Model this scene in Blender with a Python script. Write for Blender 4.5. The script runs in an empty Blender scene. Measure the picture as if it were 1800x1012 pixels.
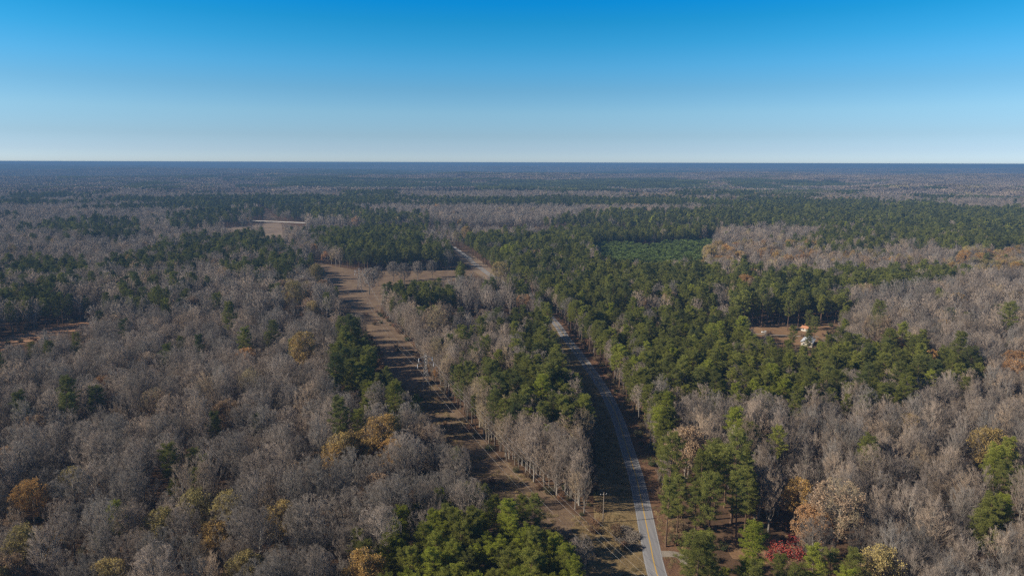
import bpy, math, random
import numpy as np
from mathutils import Vector

R = math.radians
rng = np.random.default_rng(7)
random.seed(7)

# ------------------------------------------------------------------ camera, sky, sun, exposure
sc = bpy.context.scene
CAM_H, PITCH, FPX = 120.0, R(10.4), 1200.0
cam_d = bpy.data.cameras.new("camera"); cam = bpy.data.objects.new("camera", cam_d)
sc.collection.objects.link(cam)
cam_d.sensor_width = 36.0; cam_d.lens = 24.0
cam_d.clip_start = 0.5; cam_d.clip_end = 80000.0
cam.location = (0, 0, CAM_H)
cam.rotation_euler = (R(90) - PITCH, R(-0.16), 0)
sc.camera = cam

SUN_EL, SUN_BACK = R(31), R(9)          # sun low on the left, slightly behind the camera
sun_pos = Vector((-math.cos(SUN_BACK) * math.cos(SUN_EL), -math.sin(SUN_BACK) * math.cos(SUN_EL), math.sin(SUN_EL)))
sun_d = bpy.data.lights.new("sun", 'SUN'); sun = bpy.data.objects.new("sun", sun_d)
sc.collection.objects.link(sun)
sun_d.energy = 5.0; sun_d.angle = R(0.5); sun_d.color = (1.0, 0.89, 0.74)
sun.rotation_euler = (-sun_pos).to_track_quat('-Z', 'Y').to_euler()

world = bpy.data.worlds.new("World"); sc.world = world; world.use_nodes = True
wt = world.node_tree; wt.nodes.clear()
def wn(t): return wt.nodes.new(t)
sky = wn('ShaderNodeTexSky'); sky.sky_type = 'NISHITA'; sky.sun_disc = False
sky.sun_elevation = SUN_EL; sky.sun_rotation = R(270) - SUN_BACK
sky.altitude = 200; sky.air_density = 1.0; sky.dust_density = 0.3; sky.ozone_density = 2.0
tc = wn('ShaderNodeTexCoord'); sep = wn('ShaderNodeSeparateXYZ')
wt.links.new(tc.outputs['Generated'], sep.inputs[0])
ramp = wn('ShaderNodeValToRGB'); wt.links.new(sep.outputs['Z'], ramp.inputs[0])
SKY_RAMP = [(0.0, (0.4402, 0.5792, 0.8951)), (0.0062, (0.4153, 0.5678, 0.9133)), (0.0167, (0.3544, 0.4931, 0.8181)), (0.0366, (0.3066, 0.4365, 0.6711)), (0.0681, (0.3068, 0.4737, 0.6515)), (0.099, (0.2296, 0.4489, 0.6169)), (0.1293, (0.1578, 0.4729, 0.6687)), (0.1589, (0.0833, 0.4619, 0.6685)), (0.1878, (0.0368, 0.4371, 0.6591)), (0.2124, (0.0114, 0.4252, 0.7265)), (0.45, (0.1, 0.17, 0.26)), (1.0, (0.19, 0.2, 0.24))]
el = ramp.color_ramp.elements
while len(el) > 1: el.remove(el[-1])
el[0].position = SKY_RAMP[0][0]; el[0].color = SKY_RAMP[0][1] + (1,)
for p_, c_ in SKY_RAMP[1:]:
    e = el.new(p_); e.color = c_ + (1,)
mul = wn('ShaderNodeMix'); mul.data_type = 'RGBA'; mul.blend_type = 'MULTIPLY'; mul.inputs[0].default_value = 1
wt.links.new(sky.outputs[0], mul.inputs[6]); wt.links.new(ramp.outputs[0], mul.inputs[7])
bg = wn('ShaderNodeBackground'); bg.inputs[1].default_value = 0.15
wt.links.new(mul.outputs[2], bg.inputs[0])
wo = wn('ShaderNodeOutputWorld'); wt.links.new(bg.outputs[0], wo.inputs[0])

sc.view_settings.view_transform = 'Standard'; sc.view_settings.look = 'None'
sc.view_settings.exposure = 0.35; sc.view_settings.gamma = 1.0
sc.render.engine = 'CYCLES'
cy = sc.cycles
cy.max_bounces = 4; cy.diffuse_bounces = 2; cy.glossy_bounces = 1; cy.transmission_bounces = 2
cy.volume_bounces = 1; cy.transparent_max_bounces = 4
cy.use_denoising = False
cy.pixel_filter_type = 'BLACKMAN_HARRIS'; cy.filter_width = 1.4

# ------------------------------------------------------------------ geometry of the view
cP, sP = math.cos(PITCH), math.sin(PITCH)
def proj(x, y, z):
    """world -> place in the photograph (1800 wide), used only to look up what grows where"""
    dz = z - CAM_H
    dep = y * cP - dz * sP
    up = y * sP + dz * cP
    dep = np.maximum(dep, 1e-3)
    return 900 + FPX * x / dep, 506 - FPX * up / dep
def gpt(px, py, z=0.0):
    """where the sight line through a spot of the photograph meets height z"""
    u = (px - 900) / FPX; v = (py - 506) / FPX
    dn = v * cP + sP; fw = cP - v * sP
    t = (CAM_H - z) / dn
    return (u * t, fw * t)
def inpoly(px, py, poly):
    px = np.asarray(px, float); py = np.asarray(py, float)
    r = np.zeros(px.shape, bool); n = len(poly); j = n - 1
    for i in range(n):
        xi, yi = poly[i]; xj, yj = poly[j]
        c = ((yi > py) != (yj > py)) & (px < (xj - xi) * (py - yi) / ((yj - yi) or 1e-9) + xi)
        r ^= c; j = i
    return r
def hash2(ix, iy, s):
    h = (ix.astype(np.int64) * 374761393 + iy.astype(np.int64) * 668265263 + s * 1442695041) & 0xFFFFFFFF
    h = ((h ^ (h >> 13)) * 1274126177) & 0xFFFFFFFF
    return ((h ^ (h >> 16)) & 0xFFFFFF) / float(0xFFFFFF)
def vnoise(x, y, s=0):
    x = np.asarray(x, float); y = np.asarray(y, float)
    ix = np.floor(x); iy = np.floor(y); fx = x - ix; fy = y - iy
    fx = fx * fx * (3 - 2 * fx); fy = fy * fy * (3 - 2 * fy)
    a = hash2(ix, iy, s); b = hash2(ix + 1, iy, s); c = hash2(ix, iy + 1, s); d = hash2(ix + 1, iy + 1, s)
    return (a * (1 - fx) + b * fx) * (1 - fy) + (c * (1 - fx) + d * fx) * fy
def fbm(x, y, s=0, o=4):
    v = 0; a = 0.5; t = 0
    for k in range(o):
        v = v + a * vnoise(x * 2 ** k, y * 2 ** k, s + k * 17); t += a; a *= 0.5
    return v / t
def sm(a, b, t):
    t = np.clip((t - a) / (b - a), 0, 1); return t * t * (3 - 2 * t)
FLAT = 1500.0
def hgt(x, y):
    x = np.asarray(x, float); y = np.asarray(y, float)
    d = np.hypot(x, y)
    h = sm(FLAT, 3200, d) * 24 * (fbm(x / 900, y / 600, 3) - 0.5) * 2
    h = h + sm(2600, 7000, d) * 92 * (fbm(x / 3200, y / 1700, 11, 3) - 0.47)
    h = h + sm(9000, 26000, d) * (26 + 16 * np.clip(-x / 16000, -1, 1)) + sm(9000, 16000, d) * 125 * (fbm(x / 5200, y / 3600, 23, 5) - 0.5)
    return np.minimum(h, 96.0)

# ------------------------------------------------------------------ materials
def mat(name):
    m = bpy.data.materials.new(name); m.use_nodes = True
    nt = m.node_tree; b = nt.nodes['Principled BSDF']
    b.inputs['Roughness'].default_value = 0.9
    b.inputs['Specular IOR Level'].default_value = 0.15
    return m, nt, b
def ramp_node(nt, stops, fac=None):
    r = nt.nodes.new('ShaderNodeValToRGB'); e = r.color_ramp.elements
    while len(e) > 1: e.remove(e[-1])
    e[0].position = stops[0][0]; e[0].color = tuple(stops[0][1]) + (1,)
    for p, c in stops[1:]:
        q = e.new(p); q.color = tuple(c) + (1,)
    if fac is not None: nt.links.new(fac, r.inputs[0])
    return r
def noise_node(nt, scale, detail=4, rough=0.6, vec=None, dist=0.0):
    n = nt.nodes.new('ShaderNodeTexNoise'); n.inputs['Scale'].default_value = scale
    n.inputs['Detail'].default_value = detail; n.inputs['Roughness'].default_value = rough
    n.inputs['Distortion'].default_value = dist
    if vec is not None: nt.links.new(vec, n.inputs['Vector'])
    return n
def mixc(nt, a, b, f, mode='MIX'):
    m = nt.nodes.new('ShaderNodeMix'); m.data_type = 'RGBA'; m.blend_type = mode
    for k, v in ((0, f), (6, a), (7, b)):
        if hasattr(v, 'is_linked') or hasattr(v, 'node'): nt.links.new(v, m.inputs[k])
        else: m.inputs[k].default_value = v if k == 0 else tuple(v) + (1,)
    return m.outputs[2]
def mathn(nt, op, a, b=None):
    m = nt.nodes.new('ShaderNodeMath'); m.operation = op
    for k, v in ((0, a), (1, b)):
        if v is None: continue
        if hasattr(v, 'node'): nt.links.new(v, m.inputs[k])
        else: m.inputs[k].default_value = v
    return m.outputs[0]
def geo_pos(nt):
    return nt.nodes.new('ShaderNodeNewGeometry').outputs['Position']
def scaled(nt, vec, s):
    m = nt.nodes.new('ShaderNodeMapping'); nt.links.new(vec, m.inputs[0]); m.inputs['Scale'].default_value = s
    return m.outputs[0]
def bumpn(nt, b, h, strength, dist):
    n = nt.nodes.new('ShaderNodeBump'); n.inputs['Strength'].default_value = strength
    n.inputs['Distance'].default_value = dist; nt.links.new(h, n.inputs['Height'])
    nt.links.new(n.outputs[0], b.inputs['Normal'])

def plant_mat(name, stops, translucent=0.0, vary=0.35):
    """colour of one plant: its own tint value through a ramp, a little lighter or darker plant by plant"""
    m, nt, b = mat(name)
    at = nt.nodes.new('ShaderNodeAttribute'); at.attribute_type = 'INSTANCER'; at.attribute_name = 'tint'
    r = ramp_node(nt, stops, at.outputs['Fac'])
    oi = nt.nodes.new('ShaderNodeObjectInfo')
    v = mathn(nt, 'ADD', mathn(nt, 'MULTIPLY', oi.outputs['Random'], 2 * vary), 1 - vary)
    n = noise_node(nt, 0.9, 2, 0.6, geo_pos(nt))
    v2 = mathn(nt, 'ADD', mathn(nt, 'MULTIPLY', n.outputs['Fac'], 0.5), 0.75)
    v = mathn(nt, 'MULTIPLY', v, v2)
    cb = nt.nodes.new('ShaderNodeCombineColor')
    for k in range(3): nt.links.new(v, cb.inputs[k])
    c = mixc(nt, r.outputs[0], cb.outputs[0], 1.0, 'MULTIPLY')
    nt.links.new(c, b.inputs['Base Color'])
    if translucent > 0:
        out = nt.nodes['Material Output']
        df = nt.nodes.new('ShaderNodeBsdfDiffuse'); tr = nt.nodes.new('ShaderNodeBsdfTranslucent')
        mx = nt.nodes.new('ShaderNodeMixShader'); mx.inputs[0].default_value = translucent
        nt.links.new(c, df.inputs[0]); nt.links.new(c, tr.inputs[0])
        nt.links.new(df.outputs[0], mx.inputs[1]); nt.links.new(tr.outputs[0], mx.inputs[2])
        nt.links.new(mx.outputs[0], out.inputs['Surface']); nt.nodes.remove(b)
    return m
M = {}
M['twig'] = plant_mat('grey_twigs', [(0.0, (0.205, 0.184, 0.162)), (0.25, (0.255, 0.215, 0.182)), (0.5, (0.30, 0.240, 0.190)), (0.75, (0.34, 0.258, 0.182)), (1.0, (0.33, 0.27, 0.15))], 0, 0.34)
M['bark'] = plant_mat('pale_bark', [(0.0, (0.20, 0.18, 0.155)), (1.0, (0.25, 0.21, 0.17))], 0, 0.25)
M['palebark'] = plant_mat('whitish_bark', [(0.0, (0.24, 0.22, 0.19)), (1.0, (0.30, 0.265, 0.225))], 0, 0.25)
M['pinebark'] = plant_mat('pine_bark', [(0.0, (0.13, 0.085, 0.06)), (1.0, (0.19, 0.12, 0.08))], 0, 0.2)
M['needle'] = plant_mat('pine_needles', [(0.0, (0.100, 0.118, 0.044)), (0.35, (0.180, 0.188, 0.054)), (0.7, (0.245, 0.250, 0.055)), (1.0, (0.280, 0.305, 0.045))], 0.25, 0.25)
M['young'] = plant_mat('young_pine_needles', [(0.0, (0.12, 0.165, 0.055)), (1.0, (0.23, 0.29, 0.075))], 0.25, 0.4)
M['crimson'] = plant_mat('crimson_leaves', [(0.0, (0.34, 0.05, 0.045)), (1.0, (0.46, 0.12, 0.09))], 0.25, 0.2)
M['leaf'] = plant_mat('autumn_leaves', [(0.0, (0.30, 0.265, 0.10)), (0.3, (0.42, 0.33, 0.135)), (0.55, (0.55, 0.345, 0.115)), (0.65, (0.47, 0.26, 0.11)), (0.8, (0.38, 0.265, 0.165)), (1.0, (0.31, 0.23, 0.17))], 0.25, 0.2)
M['brush'] = plant_mat('brush_stems', [(0.0, (0.06, 0.075, 0.03)), (0.5, (0.17, 0.12, 0.075)), (1.0, (0.22, 0.12, 0.07))], 0, 0.3)
M['grassblade'] = plant_mat('dry_grass_blades', [(0.0, (0.20, 0.16, 0.08)), (1.0, (0.36, 0.26, 0.13))], 0, 0.3)

def ground_mat(name, c0, c1, c2, scale=0.12, bump=0.5, fine=2.0):
    m, nt, b = mat(name)
    p = geo_pos(nt)
    n1 = noise_node(nt, scale, 5, 0.65, p, 0.4)
    n2 = noise_node(nt, fine, 4, 0.7, p)
    r = ramp_node(nt, [(0.3, c0), (0.5, c1), (0.72, c2)], n1.outputs['Fac'])
    r2 = ramp_node(nt, [(0.25, (0.6, 0.6, 0.6)), (0.75, (1.25, 1.25, 1.25))], n2.outputs['Fac'])
    c = mixc(nt, r.outputs[0], r2.outputs[0], 1.0, 'MULTIPLY')
    nt.links.new(c, b.inputs['Base Color'])
    bumpn(nt, b, n2.outputs['Fac'], bump, 0.35)
    return m
# terrain: leaf litter near, and beyond the last modelled trees the tones of woods and plantations, darkened for canopy shade
def terrain_mat():
    m, nt, b = mat('woodland_floor')
    p = geo_pos(nt)
    n1 = noise_node(nt, 0.09, 5, 0.65, p); n2 = noise_node(nt, 1.3, 4, 0.7, p)
    litter = ramp_node(nt, [(0.3, (0.085, 0.058, 0.038)), (0.5, (0.13, 0.082, 0.052)), (0.7, (0.17, 0.11, 0.068))], n1.outputs['Fac'])
    l2 = ramp_node(nt, [(0.3, (0.6, 0.6, 0.6)), (0.7, (1.2, 1.2, 1.2))], n2.outputs['Fac'])
    lc = mixc(nt, litter.outputs[0], l2.outputs[0], 1.0, 'MULTIPLY')
    w = noise_node(nt, 1.0, 6, 0.6, scaled(nt, p, (0.00045, 0.00022, 0.0)))
    woods = ramp_node(nt, [(0.38, (0.020, 0.034, 0.018)), (0.48, (0.038, 0.046, 0.026)), (0.52, (0.11, 0.088, 0.066)), (0.66, (0.15, 0.115, 0.085))], w.outputs['Fac'])
    f = noise_node(nt, 0.006, 5, 0.8, p)
    fr = ramp_node(nt, [(0.35, (0.5, 0.5, 0.5)), (0.65, (1.3, 1.3, 1.3))], f.outputs['Fac'])
    wc = mixc(nt, woods.outputs[0], fr.outputs[0], 1.0, 'MULTIPLY')
    ln = nt.nodes.new('ShaderNodeVectorMath'); ln.operation = 'LENGTH'; nt.links.new(p, ln.inputs[0])
    mr = nt.nodes.new('ShaderNodeMapRange'); mr.inputs['From Min'].default_value = 11500; mr.inputs['From Max'].default_value = 13000
    nt.links.new(ln.outputs['Value'], mr.inputs[0])
    c = mixc(nt, lc, wc, mr.outputs[0])
    nt.links.new(c, b.inputs['Base Color'])
    b.inputs['Roughness'].default_value = 1.0; b.inputs['Specular IOR Level'].default_value = 0.0
    return m
M['terrain'] = terrain_mat()
M['clearing'] = ground_mat('dry_clearing_grass', (0.14, 0.092, 0.060), (0.20, 0.138, 0.088), (0.27, 0.195, 0.12), 0.10, 0.6, 1.6)
M['field'] = ground_mat('tan_field', (0.20, 0.145, 0.10), (0.26, 0.19, 0.13), (0.31, 0.23, 0.16), 0.03, 0.3, 0.5)
M['redfield'] = ground_mat('reddish_bare_field', (0.34, 0.17, 0.09), (0.43, 0.24, 0.13), (0.50, 0.31, 0.18), 0.05, 0.3, 0.5)
M['yard'] = ground_mat('leafy_yard', (0.20, 0.115, 0.062), (0.27, 0.165, 0.09), (0.34, 0.22, 0.12), 0.08, 0.5, 1.2)
M['verge'] = ground_mat('roadside_grass', (0.17, 0.12, 0.058), (0.25, 0.18, 0.088), (0.33, 0.25, 0.13), 0.16, 0.8, 1.4)
M['clay'] = ground_mat('red_clay_shoulder', (0.12, 0.07, 0.042), (0.18, 0.10, 0.058), (0.26, 0.16, 0.09), 0.22, 0.8, 1.5)
M['gravel'] = ground_mat('pale_gravel', (0.24, 0.20, 0.16), (0.31, 0.27, 0.22), (0.38, 0.33, 0.27), 0.3, 0.3, 3.0)
M['farroad'] = ground_mat('sunlit_pale_road', (0.60, 0.56, 0.50), (0.70, 0.66, 0.60), (0.78, 0.74, 0.68), 0.1, 0.1, 2.0)  # pale road surface; sunlight on the far strip is put into this colour
M['pineland'] = ground_mat('plantation_floor', (0.07, 0.085, 0.035), (0.10, 0.11, 0.045), (0.14, 0.12, 0.06), 0.1, 0.5, 1.0)
def asphalt():
    m, nt, b = mat('worn_asphalt')
    p = geo_pos(nt)
    n1 = noise_node(nt, 1.0, 4, 0.6, scaled(nt, p, (1.2, 0.05, 1))); n2 = noise_node(nt, 4.0, 4, 0.7, p)
    r = ramp_node(nt, [(0.3, (0.205, 0.203, 0.21)), (0.55, (0.26, 0.256, 0.262)), (0.75, (0.32, 0.315, 0.32))], n1.outputs['Fac'])
    r2 = ramp_node(nt, [(0.3, (0.85, 0.85, 0.85)), (0.7, (1.1, 1.1, 1.1))], n2.outputs['Fac'])
    nt.links.new(mixc(nt, r.outputs[0], r2.outputs[0], 1.0, 'MULTIPLY'), b.inputs['Base Color'])
    b.inputs['Roughness'].default_value = 0.8
    return m
M['asphalt'] = asphalt()
def plain(name, col, rough=0.6, metal=0.0, var=0.15, scale=3.0):
    m, nt, b = mat(name)
    n = noise_node(nt, scale, 3, 0.6, geo_pos(nt))
    r = ramp_node(nt, [(0.3, [c * (1 - var) for c in col]), (0.7, [min(1, c * (1 + var)) for c in col])], n.outputs['Fac'])
    nt.links.new(r.outputs[0], b.inputs['Base Color'])
    b.inputs['Roughness'].default_value = rough; b.inputs['Metallic'].default_value = metal
    b.inputs['Specular IOR Level'].default_value = 0.4
    return m
M['yellow'] = plain('yellow_line_paint', (0.50, 0.33, 0.10), 0.7)
M['white'] = plain('white_line_paint', (0.42, 0.42, 0.41), 0.7)
M['steel'] = plain('galvanised_steel', (0.30, 0.29, 0.28), 0.5, 0.3)
M['porcelain'] = plain('white_insulator', (0.85, 0.86, 0.88), 0.4)
M['wire'] = plain('aluminium_wire', (0.42, 0.41, 0.40), 0.4, 0.2)
M['wood'] = plain('weathered_pole_wood', (0.30, 0.25, 0.20), 0.9)
M['redroof'] = plain('red_metal_roof', (0.40, 0.055, 0.045), 0.55, 0.0, 0.2, 0.8)
M['whiteroof'] = plain('pale_metal_roof', (0.50, 0.53, 0.57), 0.45, 0.0, 0.1, 1.0)
M['siding'] = plain('cream_siding', (0.55, 0.50, 0.42), 0.8)
M['brick'] = plain('orange_brick', (0.50, 0.24, 0.13), 0.85)
M['whitepaint'] = plain('white_paint', (0.80, 0.79, 0.76), 0.5)
M['glass'] = plain('dark_window_glass', (0.04, 0.05, 0.06), 0.15)
M['darkpaint'] = plain('dark_vehicle_paint', (0.03, 0.035, 0.045), 0.3)
M['rubber'] = plain('black_rubber', (0.02, 0.02, 0.02), 0.8)

# ------------------------------------------------------------------ object helpers
col = sc.collection
def tag(o, label=None, cat=None, group=None, kind=None):
    if label: o['label'] = label
    if cat: o['category'] = cat
    if group: o['group'] = group
    if kind: o['kind'] = kind
    return o
def mesh_np(name, V, F, mats, mi=None, smooth=False):
    """triangles from arrays"""
    V = np.asarray(V, np.float32); F = np.asarray(F, np.int32)
    me = bpy.data.meshes.new(name)
    me.vertices.add(len(V)); me.vertices.foreach_set('co', V.ravel())
    me.loops.add(F.size); me.loops.foreach_set('vertex_index', F.ravel())
    k = F.shape[1]
    me.polygons.add(len(F)); me.polygons.foreach_set('loop_start', np.arange(0, F.size, k, dtype=np.int32))
    for m in mats: me.materials.append(m)
    if mi is not None: me.polygons.foreach_set('material_index', np.asarray(mi, np.int32))
    if smooth: me.polygons.foreach_set('use_smooth', np.ones(len(F), bool))
    me.update(); me.validate()
    return me
def obj(name, me, parent=None, loc=None, rz=0.0):
    o = bpy.data.objects.new(name, me); col.objects.link(o)
    if parent: o.parent = parent
    if loc is not None: o.location = loc
    if rz: o.rotation_euler = (0, 0, rz)
    return o
class MB:
    """collects boxes, prisms and bars into one mesh"""
    def __init__(s): s.v = []; s.f = []
    def add(s, vs, fs):
        n = len(s.v); s.v += [tuple(v) for v in vs]; s.f += [tuple(i + n for i in f) for f in fs]; return s
    def box(s, c, d, rz=0.0):
        x, y, z = d[0] / 2, d[1] / 2, d[2] / 2; ca, sa = math.cos(rz), math.sin(rz)
        vs = [(c[0] + a * x * ca - b * y * sa, c[1] + a * x * sa + b * y * ca, c[2] + e * z) for a, b, e in
              ((-1, -1, -1), (1, -1, -1), (1, 1, -1), (-1, 1, -1), (-1, -1, 1), (1, -1, 1), (1, 1, 1), (-1, 1, 1))]
        return s.add(vs, [(0, 3, 2, 1), (4, 5, 6, 7), (0, 1, 5, 4), (1, 2, 6, 5), (2, 3, 7, 6), (3, 0, 4, 7)])
    def bar(s, a, b, r0, r1=None, n=6):
        r1 = r0 if r1 is None else r1
        a = Vector(a); b = Vector(b); d = (b - a).normalized()
        u = d.cross(Vector((0, 0, 1)) if abs(d.z) < 0.9 else Vector((1, 0, 0))).normalized(); w = d.cross(u)
        vs = []
        for p, r in ((a, r0), (b, r1)):
            for k in range(n):
                t = 2 * math.pi * k / n; vs.append(p + (u * math.cos(t) + w * math.sin(t)) * r)
        fs = [(k, (k + 1) % n, n + (k + 1) % n, n + k) for k in range(n)] + [tuple(range(n))[::-1], tuple(range(n, 2 * n))]
        return s.add(vs, fs)
    def prism(s, pts, y0, y1):
        """outline in the x-z plane pushed from y0 to y1"""
        n = len(pts); vs = [(x, y0, z) for x, z in pts] + [(x, y1, z) for x, z in pts]
        return s.add(vs, [tuple(range(n)), tuple(range(2 * n - 1, n - 1, -1))] + [(i, n + i, n + (i + 1) % n, (i + 1) % n) for i in range(n)])
    def build(s, name, m, parent=None, loc=None, rz=0.0):
        me = bpy.data.meshes.new(name); me.from_pydata(s.v, [], s.f); me.materials.append(m); me.update()
        return obj(name, me, parent, loc, rz)
def empty(name, loc, rz=0.0):
    o = bpy.data.objects.new(name, None); col.objects.link(o); o.location = loc; o.rotation_euler = (0, 0, rz)
    o.empty_display_size = 1.0
    return o

# ------------------------------------------------------------------ ground: one sheet to the horizon
def build_ground():
    rr = [8.0]
    while rr[-1] < 34000: rr.append(rr[-1] * (1.035 if rr[-1] < 1400 else 1.013))
    ang = np.concatenate([np.linspace(R(38), R(142), 261), np.linspace(R(142), R(398), 60)[1:-1]])
    nA = len(ang); RR, AA = np.meshgrid(rr, ang, indexing='ij')
    X = RR * np.cos(AA); Y = RR * np.sin(AA); Z = hgt(X, Y)
    global GROUND_MIN; GROUND_MIN = Z.min()
    V = np.stack([X, Y, Z], -1).reshape(-1, 3)
    nR = len(rr); i, j = np.meshgrid(np.arange(nR - 1), np.arange(nA), indexing='ij'); j2 = (j + 1) % nA
    F = np.stack([i * nA + j, (i + 1) * nA + j, (i + 1) * nA + j2, i * nA + j2], -1).reshape(-1, 4)
    c = len(V); V = np.vstack([V, [[0, 0, 0]]])
    k = np.arange(nA); cap = np.stack([np.full(nA, c), k, (k + 1) % nA], -1)
    T = np.vstack([F[:, [0, 1, 2]], F[:, [0, 2, 3]], cap])
    o = obj('ground', mesh_np('ground', V, T, [M['terrain']], smooth=True)); tag(o, kind='structure')
build_ground()
def sheet(name, pts, m, z, label=None, ground_px=True):
    w = [gpt(*p) for p in pts] if ground_px else pts
    me = bpy.data.meshes.new(name)
    me.from_pydata([(x, y, z) for x, y in w], [], [tuple(range(len(w)))]); me.materials.append(m); me.update()
    if me.polygons[0].normal.z < 0: me.flip_normals()
    o = obj(name, me); tag(o, kind='structure'); return o, w
def smooth_line(pts, step=4.0):
    """Catmull-Rom through the points"""
    P = [Vector((p[0], p[1], 0)) for p in pts]; P = [P[0] * 2 - P[1]] + P + [P[-1] * 2 - P[-2]]
    out = []
    for i in range(1, len(P) - 2):
        n = max(2, int((P[i + 1] - P[i]).length / step))
        for k in range(n):
            t = k / n
            out.append(0.5 * ((2 * P[i]) + (P[i + 1] - P[i - 1]) * t + (2 * P[i - 1] - 5 * P[i] + 4 * P[i + 1] - P[i + 2]) * t * t
                              + (3 * P[i] - P[i - 1] - 3 * P[i + 1] + P[i + 2]) * t ** 3))
    out.append(P[-2]); return out
def ribbon(name, line, m, z, o0, o1, taper=False):
    """a strip along a line from offset o0 (left, negative) to o1 (right); offsets may be functions of the index"""
    L, Rr = [], []
    for i, p in enumerate(line):
        t = (line[min(i + 1, len(line) - 1)] - line[max(i - 1, 0)]).normalized(); nrm = Vector((t.y, -t.x, 0))
        a = o0(p) if callable(o0) else o0; b = o1(p) if callable(o1) else o1
        L.append(p + nrm * a); Rr.append(p + nrm * b)
    v = [(p.x, p.y, z) for p in L] + [(p.x, p.y, z) for p in Rr]; n = len(L)
    me = bpy.data.meshes.new(name)
    me.from_pydata(v, [], [(i, n + i, n + i + 1, i + 1) for i in range(n - 1)]); me.materials.append(m); me.update()
    o = obj(name, me); tag(o, kind='structure'); return o

# main road, from the lower right up towards the upper middle
road_px = [(1156, 1005), (1146, 960), (1139, 926), (1130, 882), (1120.5, 840), (1117, 828), (1102.6, 783), (1088, 738),
           (1068, 694), (1041.6, 653), (1011, 612), (994, 592), (981, 572), (952, 541), (915, 515), (884, 496), (860, 482), (838, 466), (818, 451),
           (800, 438), (778, 427), (750, 418)]
road_w = [(40, 20), (43, 100), (43.6, 160)] + [gpt(*p) for p in road_px]
road_line = smooth_line(road_w, 5.0)
ribbon('verge', road_line, M['verge'], 0.02, lambda p: -15.5 + 2.0 * math.sin(p.y * 0.05) + (4.5 if p.y > 420 else 0), -2.6)
ribbon('shoulder', road_line, M['clay'], 0.022, 2.6, lambda p: 9.0 + 1.2 * math.sin(p.y * 0.07 + 1))
ribbon('shoulder', [p for p in road_line if 600 < p.y < 930], M['field'], 0.026, -11, 12)
ribbon('road', road_line, M['asphalt'], 0.04, -2.95, 2.95)
ribbon('road_centre_line', road_line, M['yellow'], 0.05, -0.2, 0.2)
ribbon('road_edge_line', road_line, M['white'], 0.05, -2.75, -2.6)
ribbon('road_edge_line', road_line, M['white'], 0.05, 2.6, 2.75)
# grazing sunlight on the far end of the road, drawn as a pale strip
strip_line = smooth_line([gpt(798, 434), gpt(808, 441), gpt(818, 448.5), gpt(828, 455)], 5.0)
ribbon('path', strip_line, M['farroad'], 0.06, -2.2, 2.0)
# driveway at the lower right
drive_line = smooth_line([gpt(1160, 973), gpt(1180, 972), gpt(1196, 975), gpt(1206, 983), gpt(1212, 996)], 3.0)
ribbon('driveway', drive_line, M['gravel'], 0.032, -1.7, 1.7)
# ditch dug beside the road
# power line clearing
corr_edge = [(104, 60), (66, 150)] + [gpt(*p) for p in ((1040, 922), (958, 861), (882, 802), (832, 752), (792, 703), (748, 652), (722, 601), (668, 552), (628, 520))]
corr_w = []
for i, p in enumerate(corr_edge):
    a_ = corr_edge[max(i - 1, 0)]; b_ = corr_edge[min(i + 1, len(corr_edge) - 1)]; l_ = math.hypot(b_[0] - a_[0], b_[1] - a_[1])
    corr_w.append((p[0] - (b_[1] - a_[1]) / l_ * 12.5, p[1] + (b_[0] - a_[0]) / l_ * 12.5))
corr_w += [(-181, 680), (-226, 780), (-262, 860), (-300, 960), (-385, 1120), (-478, 1368), (-575, 1600), (-660, 1790)]
corr_line = smooth_line(corr_w, 8.0)
ribbon('clearing', [p for p in corr_line if p.y < 830], M['clearing'], 0.015, -13.5, 12.5)
ribbon('clearing', [p for p in corr_line if p.y > 1240], M['clearing'], 0.015, -13.5, 12.5)
sheets = []
o, w = sheet('field', [(545, 456), (560, 463), (640, 478), (700, 477), (830, 474), (850, 482), (790, 494), (690, 510), (672, 530), (668, 555), (630, 560),
                       (590, 545), (560, 520), (590, 500), (560, 480)], M['clearing'], 0.018); F1 = w
o, w = sheet('field', [(463, 393.5), (495, 394), (497, 408), (500, 432), (460, 432), (462, 410)], M['field'], 0.018); F2 = w
o, w = sheet('field', [(120, 456), (190, 442), (260, 432), (300, 421), (330, 407), (400, 401), (462, 394.5), (463, 402), (430, 412), (330, 430), (250, 446), (150, 460)], M['field'], 0.012); F3 = w
o, w = sheet('field', [(-60, 612), (0, 597), (50, 585), (100, 575), (160, 565), (190, 563), (194, 573), (120, 586), (50, 603), (0, 620), (-60, 634)], M['redfield'], 0.012); F4 = w
o, w = sheet('yard', [(1302, 575), (1340, 570), (1400, 567), (1470, 568), (1484, 573), (1470, 588), (1440, 602), (1380, 606), (1320, 604), (1296, 592)], M['yard'], 0.012); F5 = w
o, w = sheet('yard', [(1272, 956), (1320, 946), (1400, 936), (1418, 955), (1402, 985), (1340, 990), (1290, 980)], M['yard'], 0.012); F6 = w
o, w = sheet('field', [(1044, 437), (1130, 434), (1225, 430), (1262, 424), (1256, 444), (1235, 474), (1150, 478), (1075, 470), (1038, 452)], M['pineland'], 0.012); F7 = w
o, w = sheet('field', [(1005, 925), (1110, 915), (1140, 1010), (1150, 1100), (1066, 1100), (1040, 1012)], M['verge'], 0.024); F8 = w
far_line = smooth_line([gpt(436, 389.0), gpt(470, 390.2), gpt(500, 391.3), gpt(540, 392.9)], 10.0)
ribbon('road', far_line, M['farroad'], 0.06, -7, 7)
yard_line = smooth_line([gpt(1290, 584), gpt(1340, 586), gpt(1400, 589), (gpt(1440, 590))], 6.0)
ribbon('path', yard_line, M['gravel'], 0.032, -1.3, 1.3)
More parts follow.
